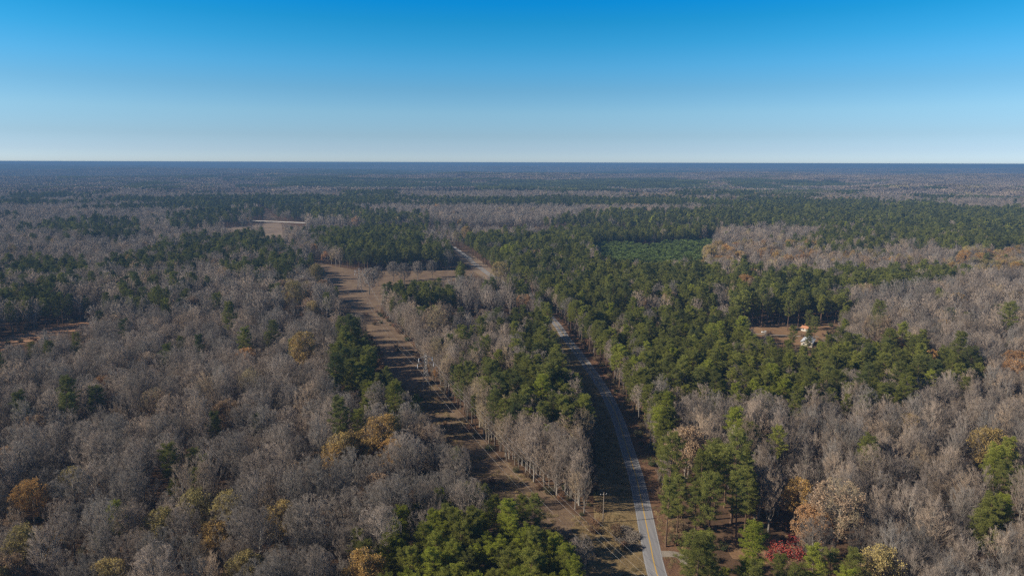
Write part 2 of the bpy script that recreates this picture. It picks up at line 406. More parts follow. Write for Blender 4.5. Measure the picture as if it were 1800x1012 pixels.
# a far bare field on the rolling land
def drape(name, pts, m, dz, n=14):
    w = [gpt(*p, z=float(FAR_Z)) for p in pts]
    xs = [p[0] for p in w]; ys = [p[1] for p in w]
    V = []; F = []
    for i in range(n + 1):
        for j in range(n + 1):
            x = min(xs) + (max(xs) - min(xs)) * i / n; y = min(ys) + (max(ys) - min(ys)) * j / n
            V.append((x, y, float(hgt(x, y)) + dz))
    for i in range(n):
        for j in range(n):
            cx = (V[i * (n + 1) + j][0] + V[(i + 1) * (n + 1) + j + 1][0]) / 2; cyy = (V[i * (n + 1) + j][1] + V[(i + 1) * (n + 1) + j + 1][1]) / 2
            if inpoly(cx, cyy, w): F.append((i * (n + 1) + j, (i + 1) * (n + 1) + j, (i + 1) * (n + 1) + j + 1, i * (n + 1) + j + 1))
    me = bpy.data.meshes.new(name); me.from_pydata(V, [], F); me.materials.append(m); me.update()
    tag(obj(name, me), kind='structure'); return w
fx, fy = gpt(800, 314); FAR_Z = float(hgt(fx, fy))
for _ in range(8):
    fx, fy = gpt(800, 314, FAR_Z); FAR_Z = 0.5 * FAR_Z + 0.5 * float(hgt(fx, fy))
F9 = drape('field', [(783, 313.2), (800, 312.0), (820, 311.4), (819, 314), (800, 315.2), (784, 315.6)], M['field'], 2.0)

# ------------------------------------------------------------------ plants: model meshes
def tubes(P0, P1, r0, r1, n=3, closed=False):
    """n-sided tapered stems between arrays of points, as triangles; r1=0 gives pointed twigs"""
    P0 = np.asarray(P0, float); P1 = np.asarray(P1, float); K = len(P0)
    d = P1 - P0; L = np.linalg.norm(d, axis=1, keepdims=True); d = d / np.maximum(L, 1e-6)
    ref = np.where(np.abs(d[:, 2:3]) > 0.9, np.array([[1.0, 0, 0]]), np.array([[0, 0, 1.0]]))
    u = np.cross(d, ref); u /= np.maximum(np.linalg.norm(u, axis=1, keepdims=True), 1e-6); w = np.cross(d, u)
    r0 = np.broadcast_to(np.asarray(r0, float), (K,)); r1 = np.broadcast_to(np.asarray(r1, float), (K,))
    t = 2 * np.pi * np.arange(n) / n
    ring = u[:, None, :] * np.cos(t)[None, :, None] + w[:, None, :] * np.sin(t)[None, :, None]
    A = P0[:, None, :] + ring * r0[:, None, None]
    if np.all(r1 == 0):
        V = np.concatenate([A, P1[:, None, :]], 1).reshape(-1, 3)
        b = (np.arange(K) * (n + 1))[:, None]; k = np.arange(n)[None, :]
        F = np.stack([b + k, b + (k + 1) % n, np.broadcast_to(b + n, (K, n))], -1).reshape(-1, 3)
        return V, F
    B = P1[:, None, :] + ring * r1[:, None, None]
    V = np.concatenate([A, B], 1).reshape(-1, 3)
    b = (np.arange(K) * 2 * n)[:, None]; k = np.arange(n)[None, :]
    a0 = b + k; a1 = b + (k + 1) % n
    F = np.concatenate([np.stack([a0, a1, a1 + n], -1), np.stack([a0, a1 + n, a0 + n], -1)], 1).reshape(-1, 3)
    return V, F
def join(parts):
    V = []; F = []; n = 0
    for v, f in parts:
        V.append(v); F.append(f + n); n += len(v)
    return np.concatenate(V), np.concatenate(F)
def unit(a): return a / np.maximum(np.linalg.norm(a, axis=-1, keepdims=True), 1e-9)
def skeleton(g, H, W, base, upright, nl, n2, n3, n4):
    """trunk, limbs and successive orders of twig of one leafless tree"""
    tz = np.linspace(0, 0.78 * H, 7); tx = np.cumsum(g.normal(0, 0.012 * H, 7)) * np.linspace(0, 1, 7); ty = np.cumsum(g.normal(0, 0.012 * H, 7)) * np.linspace(0, 1, 7)
    T = np.stack([tx, ty, tz], -1)
    tr = np.linspace(0.017 * H, 0.005 * H, 7)
    tr[0] *= 1.3
    trunk = (T[:-1], T[1:], tr[:-1], tr[1:])
    # limbs end on the crown surface
    az = np.arange(nl) * 2.39996 + g.uniform(0, 6.28) + g.normal(0, 0.25, nl)
    f = (np.arange(nl) + 0.5) / nl
    elv = np.arcsin(np.clip(-0.15 + 1.12 * f, -1, 0.99))
    rad = g.uniform(0.78, 1.08, nl)
    cz = base * H + (1 - base) * H * 0.47; rz = (1 - base) * H * 0.53
    E = np.stack([W / 2 * np.cos(elv) * np.cos(az) * rad, W / 2 * np.cos(elv) * np.sin(az) * rad, cz + rz * np.sin(elv) * rad], -1)
    hz = np.clip((base * 0.75 + (0.74 - base * 0.75) * f) * H, 0, 0.77 * H)
    S = np.stack([np.interp(hz, tz, tx), np.interp(hz, tz, ty), hz], -1)
    # control: out first then up
    C = S + (E - S) * 0.5; C[:, 2] -= (0.10 if not upright else -0.04) * H * (1 - f); 
    Lp = []
    m = 5
    for k in range(m + 1):
        t = k / m; q = (1 - t) ** 2 * S + 2 * t * (1 - t) * C + t * t * E
        if 0 < k < m: q = q + g.normal(0, 0.016 * H, q.shape)
        Lp.append(q)
    Lp = np.stack(Lp, 1)                        # nl, m+1, 3
    lr = 0.0065 * H * (1 - 0.4 * f)
    limbs = []
    for k in range(m):
        limbs.append((Lp[:, k], Lp[:, k + 1], lr * (1 - k / m * 0.8), lr * (1 - (k + 1) / m * 0.8)))
    def sprout(P, D, n, lo, hi, spread, up, taper=0.3):
        """n shoots along each segment P[...,2,3] of direction D"""
        K = len(P)
        t = (np.arange(n)[None, :] + g.uniform(0, 1, (K, n))) / n * (1 - taper) + taper
        S = P[:, None, 0] + (P[:, None, 1] - P[:, None, 0]) * t[..., None]
        d = unit(D[:, None, :] + unit(g.normal(0, 1, (K, n, 3))) * spread + np.array([0, 0, up]))
        L = g.uniform(lo, hi, (K, n)) * (1.15 - 0.45 * t)
        E = S + d * L[..., None]
        return S.reshape(-1, 3), E.reshape(-1, 3), d.reshape(-1, 3)
    # order 2 along the outer limb
    seg = np.concatenate([np.stack([Lp[:, k], Lp[:, k + 1]], 1) for k in range(1, m)]); D = unit(seg[:, 1] - seg[:, 0])
    s2, e2, d2 = sprout(seg, D, n2, 0.09 * H, 0.17 * H, 0.9 if not upright else 0.55, 0.35 if not upright else 0.7)
    s3, e3, d3 = sprout(np.stack([s2, e2], 1), d2, n3, 0.045 * H, 0.08 * H, 0.85, 0.35)
    cen = np.array([0, 0, cz]); rad3 = np.array([W / 2, W / 2, rz])
    def tuck(P):
        q = (P - cen) / rad3; r = np.linalg.norm(q, axis=1, keepdims=True)
        return np.where(r > 1, cen + (P - cen) / r * (1 + (r - 1) * (0.3 if not upright else 0.9)), P)
    s2, e2, s3, e3 = tuck(s2), tuck(e2), tuck(s3), tuck(e3)
    out = [trunk, limbs, (s2, e2), (s3, e3)]
    if n4:
        s4, e4, d4 = sprout(np.stack([s3, e3], 1), d3, n4, 0.025 * H, 0.045 * H, 0.8, 0.3)
        out.append((tuck(s4), tuck(e4)))
    else: out.append(None)
    return out, rz, cz
def bare_model(seed, H=20.0, W=9.0, base=0.32, upright=False, lod=0):
    g = np.random.default_rng(seed)
    if lod == 0: nl, n2, n3, n4 = (21, 2, 7, 5) if not upright else (16, 2, 6, 5)
    elif lod == 1: nl, n2, n3, n4 = 16, 2, 6, 0
    else: nl, n2, n3, n4 = 11, 1, 5, 0
    (trunk, limbs, t2, t3, t4), rz, cz = skeleton(g, H, W, base, upright, nl, n2, n3, n4)
    tv = tubes(*trunk, n=7 if lod == 0 else 4)
    k = {0: 1.0, 1: 1.5, 2: 2.2}[lod]
    parts = [tubes(a, b, r0 * k, r1 * k, n=4 if lod == 0 else 3) for a, b, r0, r1 in limbs]
    lv = join(parts); parts = []
    parts.append(tubes(t2[0], t2[1], 0.0022 * H * k, 0.0008 * H * k, n=3))
    r3 = {0: 0.024, 1: 0.065, 2: 0.17}[lod]
    e3 = t3[1]
    if lod: e3 = t3[0] + (t3[1] - t3[0]) * (1.3 if lod == 1 else 1.5)
    parts.append(tubes(t3[0], e3, r3, 0.0, n=3))
    tips = t3[1]
    if t4 is not None:
        parts.append(tubes(t4[0], t4[1], 0.017, 0.0, n=3)); tips = t4[1]
    return tv, lv, join(parts), tips, g
def leaves(g, tips, n, size):
    idx = g.integers(0, len(tips), n); C = tips[idx] + g.normal(0, 0.18 + size * 0.4, (n, 3))
    a = unit(g.normal(0, 1, (n, 3))); b = unit(np.cross(a, g.normal(0, 1, (n, 3))))
    s = size * g.uniform(0.6, 1.3, (n, 1))
    V = np.stack([C - a * s * 0.5 - b * s * 0.25, C - a * s * 0.1 + b * s * 0.5, C + a * s * 0.6, C + a * s * 0.05 - b * s * 0.5], 1).reshape(-1, 3)
    o = (np.arange(n) * 4)[:, None]
    F = np.concatenate([o + np.array([[0, 1, 2]]), o + np.array([[0, 2, 3]])], 1).reshape(-1, 3)
    return V, F
def autumn_model(seed, H=18.0, W=9.5, base=0.25, lod=0, dense=1.0):
    tv, iv, cv, tips, g = bare_model(seed, H, W, base, False, lod)
    n, s = {0: (int(8500 * dense), 0.30), 1: (int(2000 * dense), 0.62), 2: (int(420 * dense), 1.35)}[lod]
    # leaves hang on in clumps, thicker towards some limbs
    keep = vnoise(tips[:, 0] / 2.9 + seed, tips[:, 1] / 2.9 + tips[:, 2] / 3.6, seed) + g.normal(0, .08, len(tips)) > 0.50
    return tv, iv, cv, leaves(g, tips[keep], n, s), g
def pine_model(seed, H=23.0, W=7.0, base=0.45, lod=0, cone=0.0):
    g = np.random.default_rng(seed)
    n = 7; tz = np.linspace(0, 0.97 * H, n); w = np.cumsum(g.normal(0, 0.006 * H, (n, 2)), 0) * np.linspace(0, 1, n)[:, None]
    T = np.column_stack([w, tz]); tr = np.linspace(0.013 * H, 0.003 * H, n); tr[0] *= 1.25
    tv = tubes(T[:-1], T[1:], tr[:-1], tr[1:], n=6 if lod == 0 else 4)
    nb = {0: 44, 1: 32, 2: 17}[lod]
    f = (np.arange(nb) + g.uniform(0, 1, nb)) / nb
    hz = (base + (0.97 - base) * f) * H
    az = np.arange(nb) * 2.39996 + g.normal(0, 0.4, nb)
    prof = np.where(f < 0.25, 0.55 + 1.6 * f, 0.95 * np.sqrt(np.clip(1 - ((f - 0.25) / 0.80) ** 2, 0, 1)) + 0.08)
    if cone: prof = prof * (1 - cone) + cone * (1.05 - f)
    L = W / 2 * prof * g.uniform(0.65, 1.2, nb)
    S = np.column_stack([np.interp(hz, tz, T[:, 0]), np.interp(hz, tz, T[:, 1]), hz])
    up = 0.15 + 0.75 * f
    D = unit(np.column_stack([np.cos(az), np.sin(az), up])); E = S + D * L[:, None]
    parts = [tubes(S, E, 0.0035 * H * (1.2 - f), 0.02, n=3)]
    nt_, nbld, bl, bw, rad = {0: (9, 56, 0.36, 0.085, 0.50), 1: (6, 12, 0.75, 0.30, 0.6), 2: (4, 9, 1.5, 0.75, 0.8)}[lod]
    tt = 0.35 + 0.68 * (np.arange(nt_)[None, :] + g.uniform(0, 1, (nb, nt_))) / nt_
    side = unit(np.cross(D, np.array([0, 0, 1.0])))
    C = S[:, None] + (E - S)[:, None] * tt[..., None] + side[:, None] * (g.normal(0, 0.34, (nb, nt_, 1)) * (0.35 + L[:, None, None] * 0.30)) + g.normal(0, 0.16, (nb, nt_, 3))
    C[..., 2] += 0.22
    C = C.reshape(-1, 3); K = len(C)
    # blades radiate from each tuft, more of them up and out
    d = unit(unit(g.normal(0, 1, (K, nbld, 3))) + np.array([0, 0, 0.35]))
    rr = g.uniform(0.25, 1.0, (K, nbld, 1)) * rad * g.uniform(0.7, 1.25, (K, 1, 1))
    B = C[:, None] + d * rr * np.array([1.15, 1.15, 0.6])
    s = unit(np.cross(d, g.normal(0, 1, (K, nbld, 3))))
    tip = B + d * bl * g.uniform(0.7, 1.2, (K, nbld, 1))
    V = np.stack([B - s * bw * 0.5, B + s * bw * 0.5, tip], 2).reshape(-1, 3)
    F = np.arange(len(V)).reshape(-1, 3)
    return tv, join(parts), (V, F), g
def brush_model(seed, lod=0):
    g = np.random.default_rng(seed); n = 60 if lod == 0 else 30
    a = g.uniform(0, 6.28, n); r = np.sqrt(g.uniform(0, 1, n)) * 0.7
    S = np.column_stack([r * np.cos(a), r * np.sin(a), np.zeros(n)])
    E = S + np.column_stack([np.cos(a) * g.uniform(.1, .9, n), np.sin(a) * g.uniform(.1, .9, n), g.uniform(.7, 2.0, n)])
    s = [tubes(S, E, 0.03, 0.0, n=3)]
    k = 5; P = np.repeat(S, k, 0) + (np.repeat(E, k, 0) - np.repeat(S, k, 0)) * g.uniform(.3, 1, (n * k, 1))
    s.append(tubes(P, P + unit(g.normal(0, 1, (n * k, 3)) + [0, 0, .6]) * g.uniform(.3, .7, (n * k, 1)), 0.035, 0.0, n=3))
    s.append(leaves(g, P, 140, 0.20))
    return join(s)
def grass_model(seed):
    g = np.random.default_rng(seed); n = 90
    a = g.uniform(0, 6.28, n); r = np.sqrt(g.uniform(0, 1, n)) * 0.9
    S = np.column_stack([r * np.cos(a), r * np.sin(a), np.zeros(n)])
    E = S + np.column_stack([g.normal(0, .18, n), g.normal(0, .18, n), g.uniform(.2, .7, n)])
    return tubes(S, E, 0.035, 0.0, n=3)

models = {}      # kind -> list of (trunk mesh, crown mesh, joined object); the order is the variant number
def joined(kind, i, tv, ts, mats):
    """one mesh of a whole plant for the masses of distant ones"""
    V, F = join([tv] + [t for t, _ in ts]); mi = np.concatenate([np.zeros(len(tv[1]))] + [np.full(len(t[1]), k) for t, k in ts])
    me = mesh_np(kind, V, F, mats, mi)
    return me
def add_model(kind, coll, tv, ts, mats, split):
    i = len(models.setdefault(kind, []))
    me = joined(kind, i, tv, ts, mats)
    o = bpy.data.objects.new('%s_model_%03d' % (kind, i), me); coll.objects.link(o)
    tm = cm = None
    if split:
        tm = mesh_np('trunk', tv[0], tv[1], [mats[0]])
        V, F = join([t for t, _ in ts]); mi = np.concatenate([np.full(len(t[1]), k) for t, k in ts])
        cm = mesh_np('crown', V, F, mats, mi)
    models[kind].append((tm, cm))
    return i
colls = {k: bpy.data.collections.new(k + '_models') for k in ('bare_tree', 'pine_tree', 'autumn_tree', 'young_pine', 'brush', 'grass')}
LOD = {}
# leafless hardwoods: spreading and upright forms
BARE = [(1, 21, 12.4, .28, False), (2, 23, 11.6, .34, False), (3, 20, 13.2, .26, False), (4, 22.5, 11.0, .34, False), (5, 22, 7.2, .16, True), (6, 23.5, 6.6, .20, True), (7, 20, 8.2, .12, True)]
for lod in (0, 1, 2):
    LOD['bare_tree', lod] = []
    for sd, H, W, b, up in BARE:
        tv, iv, cv, tips, g = bare_model(sd * 10 + lod, H, W, b, up, lod)
        LOD['bare_tree', lod].append(add_model('bare_tree', colls['bare_tree'], tv, [(iv, 0), (cv, 1)], [M['palebark' if up or sd == 4 else 'bark'], M['twig']], lod == 0))
PINE = [(1, 24, 8.2, .42), (2, 22.5, 9.2, .38), (3, 26, 8.8, .50), (4, 20, 7.4, .30), (5, 25, 7.2, .45)]
for lod in (0, 1, 2):
    LOD['pine_tree', lod] = []
    for sd, H, W, b in PINE:
        tv, bv, nv, g = pine_model(sd * 31 + lod, H, W, b, lod)
        LOD['pine_tree', lod].append(add_model('pine_tree', colls['pine_tree'], tv, [(bv, 0), (nv, 1)], [M['pinebark'], M['needle']], lod == 0))
AUT = [(1, 20, 13, .26, .9), (2, 19, 12.0, .24, 1.1), (3, 21, 12.5, .28, .5)]
for lod in (0, 1, 2):
    LOD['autumn_tree', lod] = []
    for sd, H, W, b, dn in AUT:
        tv, iv, cv, lv, g = autumn_model(sd * 17 + 3 + lod, H, W, b, lod, dn)
        LOD['autumn_tree', lod].append(add_model('autumn_tree', colls['autumn_tree'], tv, [(iv, 0), (cv, 1), (lv, 2)], [M['bark'], M['twig'], M['leaf']], lod == 0))
LOD['young_pine', 0] = []
for sd in (1, 2):
    tv, bv, nv, g = pine_model(sd * 77, 7.5, 4.2, .08, 2, 0.85)
    LOD['young_pine', 0].append(add_model('young_pine', colls['young_pine'], tv, [(bv, 0), ((nv[0] * [1, 1, 1], nv[1]), 1)], [M['pinebark'], M['young']], False))
for sd in (1, 2, 3):
    me = mesh_np('brush', *brush_model(sd), [M['brush']]); colls['brush'].objects.link(bpy.data.objects.new('brush_model_%03d' % sd, me))
for sd in (1, 2):
    me = mesh_np('grass', *grass_model(sd), [M['grassblade']]); colls['grass'].objects.link(bpy.data.objects.new('grass_model_%03d' % sd, me))
# woods several kilometres off: stands of 80 m by 80 m, one stand per instance
STAND = 80.0
def stand(kind, seed):
    g = np.random.default_rng(seed); T = []; B = []
    n = 95 if kind == 'pine_tree' else 72
    for k in range(n):
        x, y = g.uniform(-STAND / 2, STAND / 2, 2); H = g.uniform(15, 23); W = g.uniform(6.5, 10) if kind == 'bare_tree' else g.uniform(5.5, 8)
        T.append(tubes([[x, y, 0]], [[x, y, H * .8]], .3, .12, n=3))
        m = 26; d = unit(g.normal(0, 1, (m, 3)) + [0, 0, .5]); C = np.array([x, y, H * .66]) + d * np.array([W / 2, W / 2, H * .33]) * g.uniform(.5, 1, (m, 1))
        a = unit(g.normal(0, 1, (m, 3))); b = unit(np.cross(a, g.normal(0, 1, (m, 3)))); s = g.uniform(1.2, 2.4, (m, 1)) * (0.95 if kind == 'bare_tree' else 1.0)
        V = np.stack([C - a * s - b * s * .6, C + b * s, C + a * s - b * s * .5], 1).reshape(-1, 3)
        B.append((V, np.arange(3 * m).reshape(-1, 3)))
    return join(T), join(B)
for kind, m0, m1 in (('bare_tree', 'bark', 'twig'), ('pine_tree', 'pinebark', 'needle')):
    LOD[kind, 3] = []
    for sd in (5, 6, 7):
        tv, cv = stand(kind, sd)
        LOD[kind, 3].append(add_model(kind, colls[kind], tv, [(cv, 1)], [M[m0], M[m1]], False))

# ------------------------------------------------------------------ what grows where (read off the photograph at crown height)
PINES = [  # outline, share of pines
 ([(622, 1000), (640, 970), (690, 930), (760, 905), (830, 888), (905, 888), (965, 915), (1005, 945), (1040, 1012), (1060, 1200), (600, 1200)], .99),
 ([(562, 665), (580, 620), (600, 585), (635, 578), (668, 600), (702, 650), (716, 690), (705, 722), (650, 695), (600, 692)], .9),
 ([(655, 508), (700, 495), (770, 498), (806, 540), (812, 562), (760, 560), (700, 538), (662, 528)], .9),
 ([(795, 618), (830, 608), (880, 640), (930, 658), (985, 650), (1030, 690), (1042, 730), (1000, 745), (940, 735), (880, 728), (850, 680), (800, 652)], .86),
 ([(865, 545), (945, 545), (990, 590), (1018, 640), (990, 660), (930, 645), (890, 610)], .62),
 ([(720, 560), (800, 560), (860, 600), (840, 640), (780, 620), (740, 590)], .3),
 ([(800, 415), (900, 396), (1060, 375), (1230, 372), (1450, 360), (1520, 372), (1810, 366), (1900, 366), (1900, 440), (1660, 440), (1560, 425), (1440, 400), (1330, 392), (1245, 408),
   (1225, 428), (1045, 433), (1035, 450), (1080, 466), (1190, 474), (1250, 478), (1260, 560), (1000, 585), (960, 560), (930, 530), (890, 500), (880, 470), (840, 445)], .80),
 ([(1035, 452), (1100, 468), (1250, 476), (1262, 515), (1020, 505)], .92),
 ([(1000, 575), (1250, 540), (1300, 565), (1300, 600), (1340, 612), (1480, 600), (1620, 600), (1700, 625), (1700, 660), (1640, 680), (1600, 700), (1480, 705), (1400, 690),
   (1310, 715), (1240, 710), (1150, 690), (1095, 655), (1060, 640)], .76),
 ([(1240, 478), (1300, 470), (1400, 490), (1480, 505), (1505, 540), (1440, 562), (1300, 562)], .66),
 ([(1350, 495), (1480, 480), (1560, 474), (1680, 470), (1692, 490), (1600, 500), (1500, 512), (1400, 520)], .88),
 ([(1118, 698), (1180, 700), (1190, 750), (1160, 790), (1125, 765)], .85),
 ([(1150, 808), (1205, 796), (1218, 860), (1190, 905), (1158, 880)], .95),
 ([(1218, 820), (1262, 808), (1325, 828), (1330, 880), (1300, 905), (1230, 900)], .9),
 ([(1185, 955), (1240, 932), (1290, 960), (1300, 985), (1400, 990), (1445, 962), (1500, 955), (1515, 1200), (1180, 1200)], .82),
 ([(1728, 828), (1790, 818), (1798, 862), (1735, 866)], .95), ([(1712, 880), (1765, 878), (1765, 935), (1712, 935)], .7),
 ([(1405, 425), (1480, 402), (1565, 402), (1562, 440), (1530, 450), (1450, 442)], .6),
 ([(-200, 470), (60, 465), (190, 470), (230, 455), (280, 450), (300, 430), (370, 425), (440, 413), (500, 422), (508, 442), (440, 452), (330, 472), (200, 478), (70, 497), (-200, 510)], .6),
 ([(390, 472), (480, 455), (532, 450), (546, 472), (500, 492), (400, 497)], .58),
 ([(-250, 508), (80, 508), (170, 495), (290, 492), (335, 510), (335, 540), (190, 560), (100, 575), (-250, 600)], .42),
 ([(545, 410), (620, 402), (720, 402), (780, 438), (832, 470), (820, 492), (790, 480), (700, 472), (645, 474), (600, 450), (565, 430)], .86),
 ([(-300, 360), (0, 355), (50, 330), (150, 320), (280, 320), (392, 328), (402, 350), (330, 365), (240, 377), (100, 374), (-300, 385)], .42),
 ([(60, 402), (150, 390), (250, 395), (240, 417), (160, 422), (80, 412)], .6),
 ([(430, 370), (560, 365), (640, 370), (740, 383), (800, 393), (845, 400), (830, 413), (720, 402), (600, 386), (450, 388)], .6),
 ([(300, 382), (370, 370), (432, 375), (432, 402), (370, 406), (310, 396)], .6),
 ([(480, 312), (640, 308), (655, 318), (560, 331), (490, 326)], .7),
 ([(870, 322), (1000, 315), (1170, 312), (1260, 318), (1240, 328), (1000, 336), (880, 333)], 1.0),
 ([(1180, 336), (1300, 325), (1520, 335), (1500, 346), (1200, 346)], .6), ([(1260, 312), (1500, 316), (1500, 326), (1280, 328)], .9),
 ([(1590, 340), (1900, 344), (1900, 360), (1650, 358)], .5), ([(610, 312), (870, 315), (860, 322), (640, 323)], .5),
 ([(600, 340), (700, 338), (700, 345), (610, 346)], .9), ([(670, 352), (800, 350), (900, 345), (1000, 345), (900, 352), (760, 360)], .45),
 ([(1620, 370), (1900, 365), (1900, 400), (1700, 400)], .9),
]
NOPINE = [([(730, 395), (800, 405), (870, 402), (960, 396), (1000, 402), (960, 412), (870, 415), (790, 420), (740, 415)], .08),
          ([(1120, 505), (1170, 505), (1180, 540), (1130, 545)], .35)]
GOLD = [([(-150, 860), (520, 840), (560, 1100), (-150, 1100)], .022), ([(1350, 700), (1900, 700), (1900, 1100), (1350, 1100)], .018), ([(1230, 425), (1275, 425), (1275, 465), (1230, 465)], .8), ([(1290, 425), (1420, 428), (1460, 445), (1600, 450), (1700, 452), (1690, 472), (1560, 468), (1400, 462), (1290, 455)], .38),
        ([(1690, 440), (1800, 438), (1900, 440), (1900, 475), (1700, 472)], .7), ([(-120, 905), (60, 900), (110, 930), (110, 1100), (-120, 1100)], .35),
        ([(480, 480), (560, 470), (570, 530), (500, 540)], .5), ([(1360, 345), (1410, 345), (1410, 356), (1360, 356)], .8), ([(1100, 330), (1500, 345), (1500, 358), (1100, 352)], .12),
        ([(230, 440), (560, 415), (560, 470), (300, 470)], .08), ([(1650, 600), (1810, 600), (1810, 660), (1700, 660)], .06), ([(1300, 500), (1350, 500), (1350, 530), (1300, 530)], .5)]
# distinct trees, each read off by the middle of its crown: px, py, width px, tint, short name for labels
ACCENT = [
 (672, 772, 50, .50, 'bright gold tree'), (648, 782, 38, .42, None), (690, 788, 36, .56, None), (622, 775, 40, .40, None), (590, 797, 36, .5, None),
 (600, 790, 46, .36, 'dull gold tree'), (55, 868, 46, .58, 'orange tree with ragged crown'),
 (128, 835, 34, .12, 'olive brown tree'), (345, 878, 44, .08, 'rounded olive yellow tree'), (285, 915, 50, .14, 'broad olive yellow tree'),
 (402, 882, 38, .16, 'small olive yellow tree'), (380, 930, 38, .45, 'gold tree with thin leaves'), (492, 900, 26, .36, 'little pale gold tree'), (8, 800, 36, .78, 'rusty tree on the edge'),
 (45, 945, 50, .16, 'olive gold tree in the corner'), (430, 985, 40, .20, 'mustard tree on the bottom edge'), (190, 1008, 50, .30, 'yellow crown cut by the bottom edge'), (642, 1000, 62, .52, 'tan orange tree by the pines'),
 (665, 850, 28, .86, 'pinkish brown tree'), (1408, 855, 44, .52, 'amber tree'), (1475, 905, 66, .88, 'broad russet tree'), (1740, 785, 50, .38, 'yellow ochre tree'),
 (1552, 995, 60, .28, 'yellow tree on the bottom edge'), (1640, 630, 30, .62, 'orange tree among pines'), (1785, 628, 28, .66, 'small orange tree'), (1208, 795, 56, .80, 'tan roadside tree'),
 (275, 716, 40, .92, 'russet brown tree'), (400, 728, 38, .8, 'tan crowned tree'), (182, 670, 24, .70, 'tiny orange tree'), (535, 622, 50, .40, 'sandy gold tree'),
 (518, 525, 48, .24, 'yellow tan tree by the clearing'), (556, 488, 34, .26, 'yellow crowned tree at the clearing'), (768, 575, 44, .95, 'brown leafed tree'), (1246, 448, 36, .34, 'golden tree beside the young pines'),
 (1310, 500, 22, .62, 'orange crown in the pines'), (820, 412, 30, .45, 'gold tree at the end of the road'), (880, 485, 34, .3, 'pale tan tree by the road bend'), (1695, 457, 32, .6, 'orange tree on the far rise'),
 (1545, 590, 40, .88, 'tan tree behind the pine belt'), (1430, 905, 30, .7, None), (1600, 740, 30, .4, 'faded gold tree'), (745, 645, 1, 0, None),
]
ACCENT = [a for a in ACCENT if a[2] > 5]
LONEPINE = [(1236, 842, 40), (1262, 830, 44), (1292, 836, 46), (1316, 850, 42), (1300, 872, 40), (1252, 878, 42), (1228, 874, 36), (1180, 828, 42), (1196, 850, 38), (1176, 872, 36),
            (1212, 962, 40), (1238, 950, 38), (1228, 990, 44), (1262, 985, 36), (1376, 992, 34), (1402, 1004, 38), (1466, 975, 34), (1500, 988, 36), (1440, 1002, 34), (1330, 1000, 30), (1545, 565, 34), (1480, 590, 20), (1772, 575, 26), (430, 605, 30), (405, 575, 28), (135, 612, 18), (60, 610, 18), (0, 640, 20), (1290, 720, 26), (1760, 845, 36), (1725, 905, 30), (1745, 915, 26), (690, 755, 20),
            (1660, 640, 36), (1685, 632, 30), (1435, 560, 14), (1425, 548, 14), (1395, 583, 16), (1620, 660, 20), (450, 740, 14), (470, 590, 14), (1180, 690, 20), (940, 890, 20), (1505, 865, 1), (1425, 575, 10)]
LONEPINE = [a for a in LONEPINE if a[2] > 5]

# no trunks on open ground
dens = [(p.x, p.y) for p in road_line[::3]]
OPEN_POLY = [F1, F2, F3, F4, F5, F6, F8]
def dist_line(x, y, line, step=3):
    best = np.full(x.shape, 1e9); side = np.zeros(x.shape)
    L = line[::step] + [line[-1]]
    for a, b in zip(L[:-1], L[1:]):
        dx, dy = b.x - a.x, b.y - a.y; l2 = dx * dx + dy * dy + 1e-9
        t = np.clip(((x - a.x) * dx + (y - a.y) * dy) / l2, 0, 1)
        ex = x - (a.x + t * dx); ey = y - (a.y + t * dy); d = np.hypot(ex, ey)
        s = np.sign(ex * dy - ey * dx)
        m = d < best; best = np.where(m, d, best); side = np.where(m, s, side)
    return best, side      # side +1 = right
def in_front_pines(px, py): return inpoly(px, py, PINES[0][0])
def is_open(x, y):
    o = np.zeros(x.shape, bool)
    near = y < 1500
    d, s = dist_line(x, y, road_line)
    right = np.where(y > 560, 7.0, 8.0); left = np.where(y > 420, 11.0, 15.5) + 1.5
    o |= near & (d < np.where(s > 0, right, left))
    d, s = dist_line(x, y, corr_line, 2); o |= (d < 13.5) & ((y < 800) | (y > 1250))
    d, s = dist_line(x, y, far_line, 1); o |= d < 14
    d, s = dist_line(x, y, strip_line, 1); o |= d < 5
    d, s = dist_line(x, y, drive_line, 1); o |= d < 4.5
    for p in OPEN_POLY: o |= inpoly(x, y, p) & ((hash2(np.floor(x * 7), np.floor(y * 7), 5) > .2) | (p is not F5 and p is not F3))
    o |= inpoly(x, y, F7) | inpoly(x, y, F9)
    return o
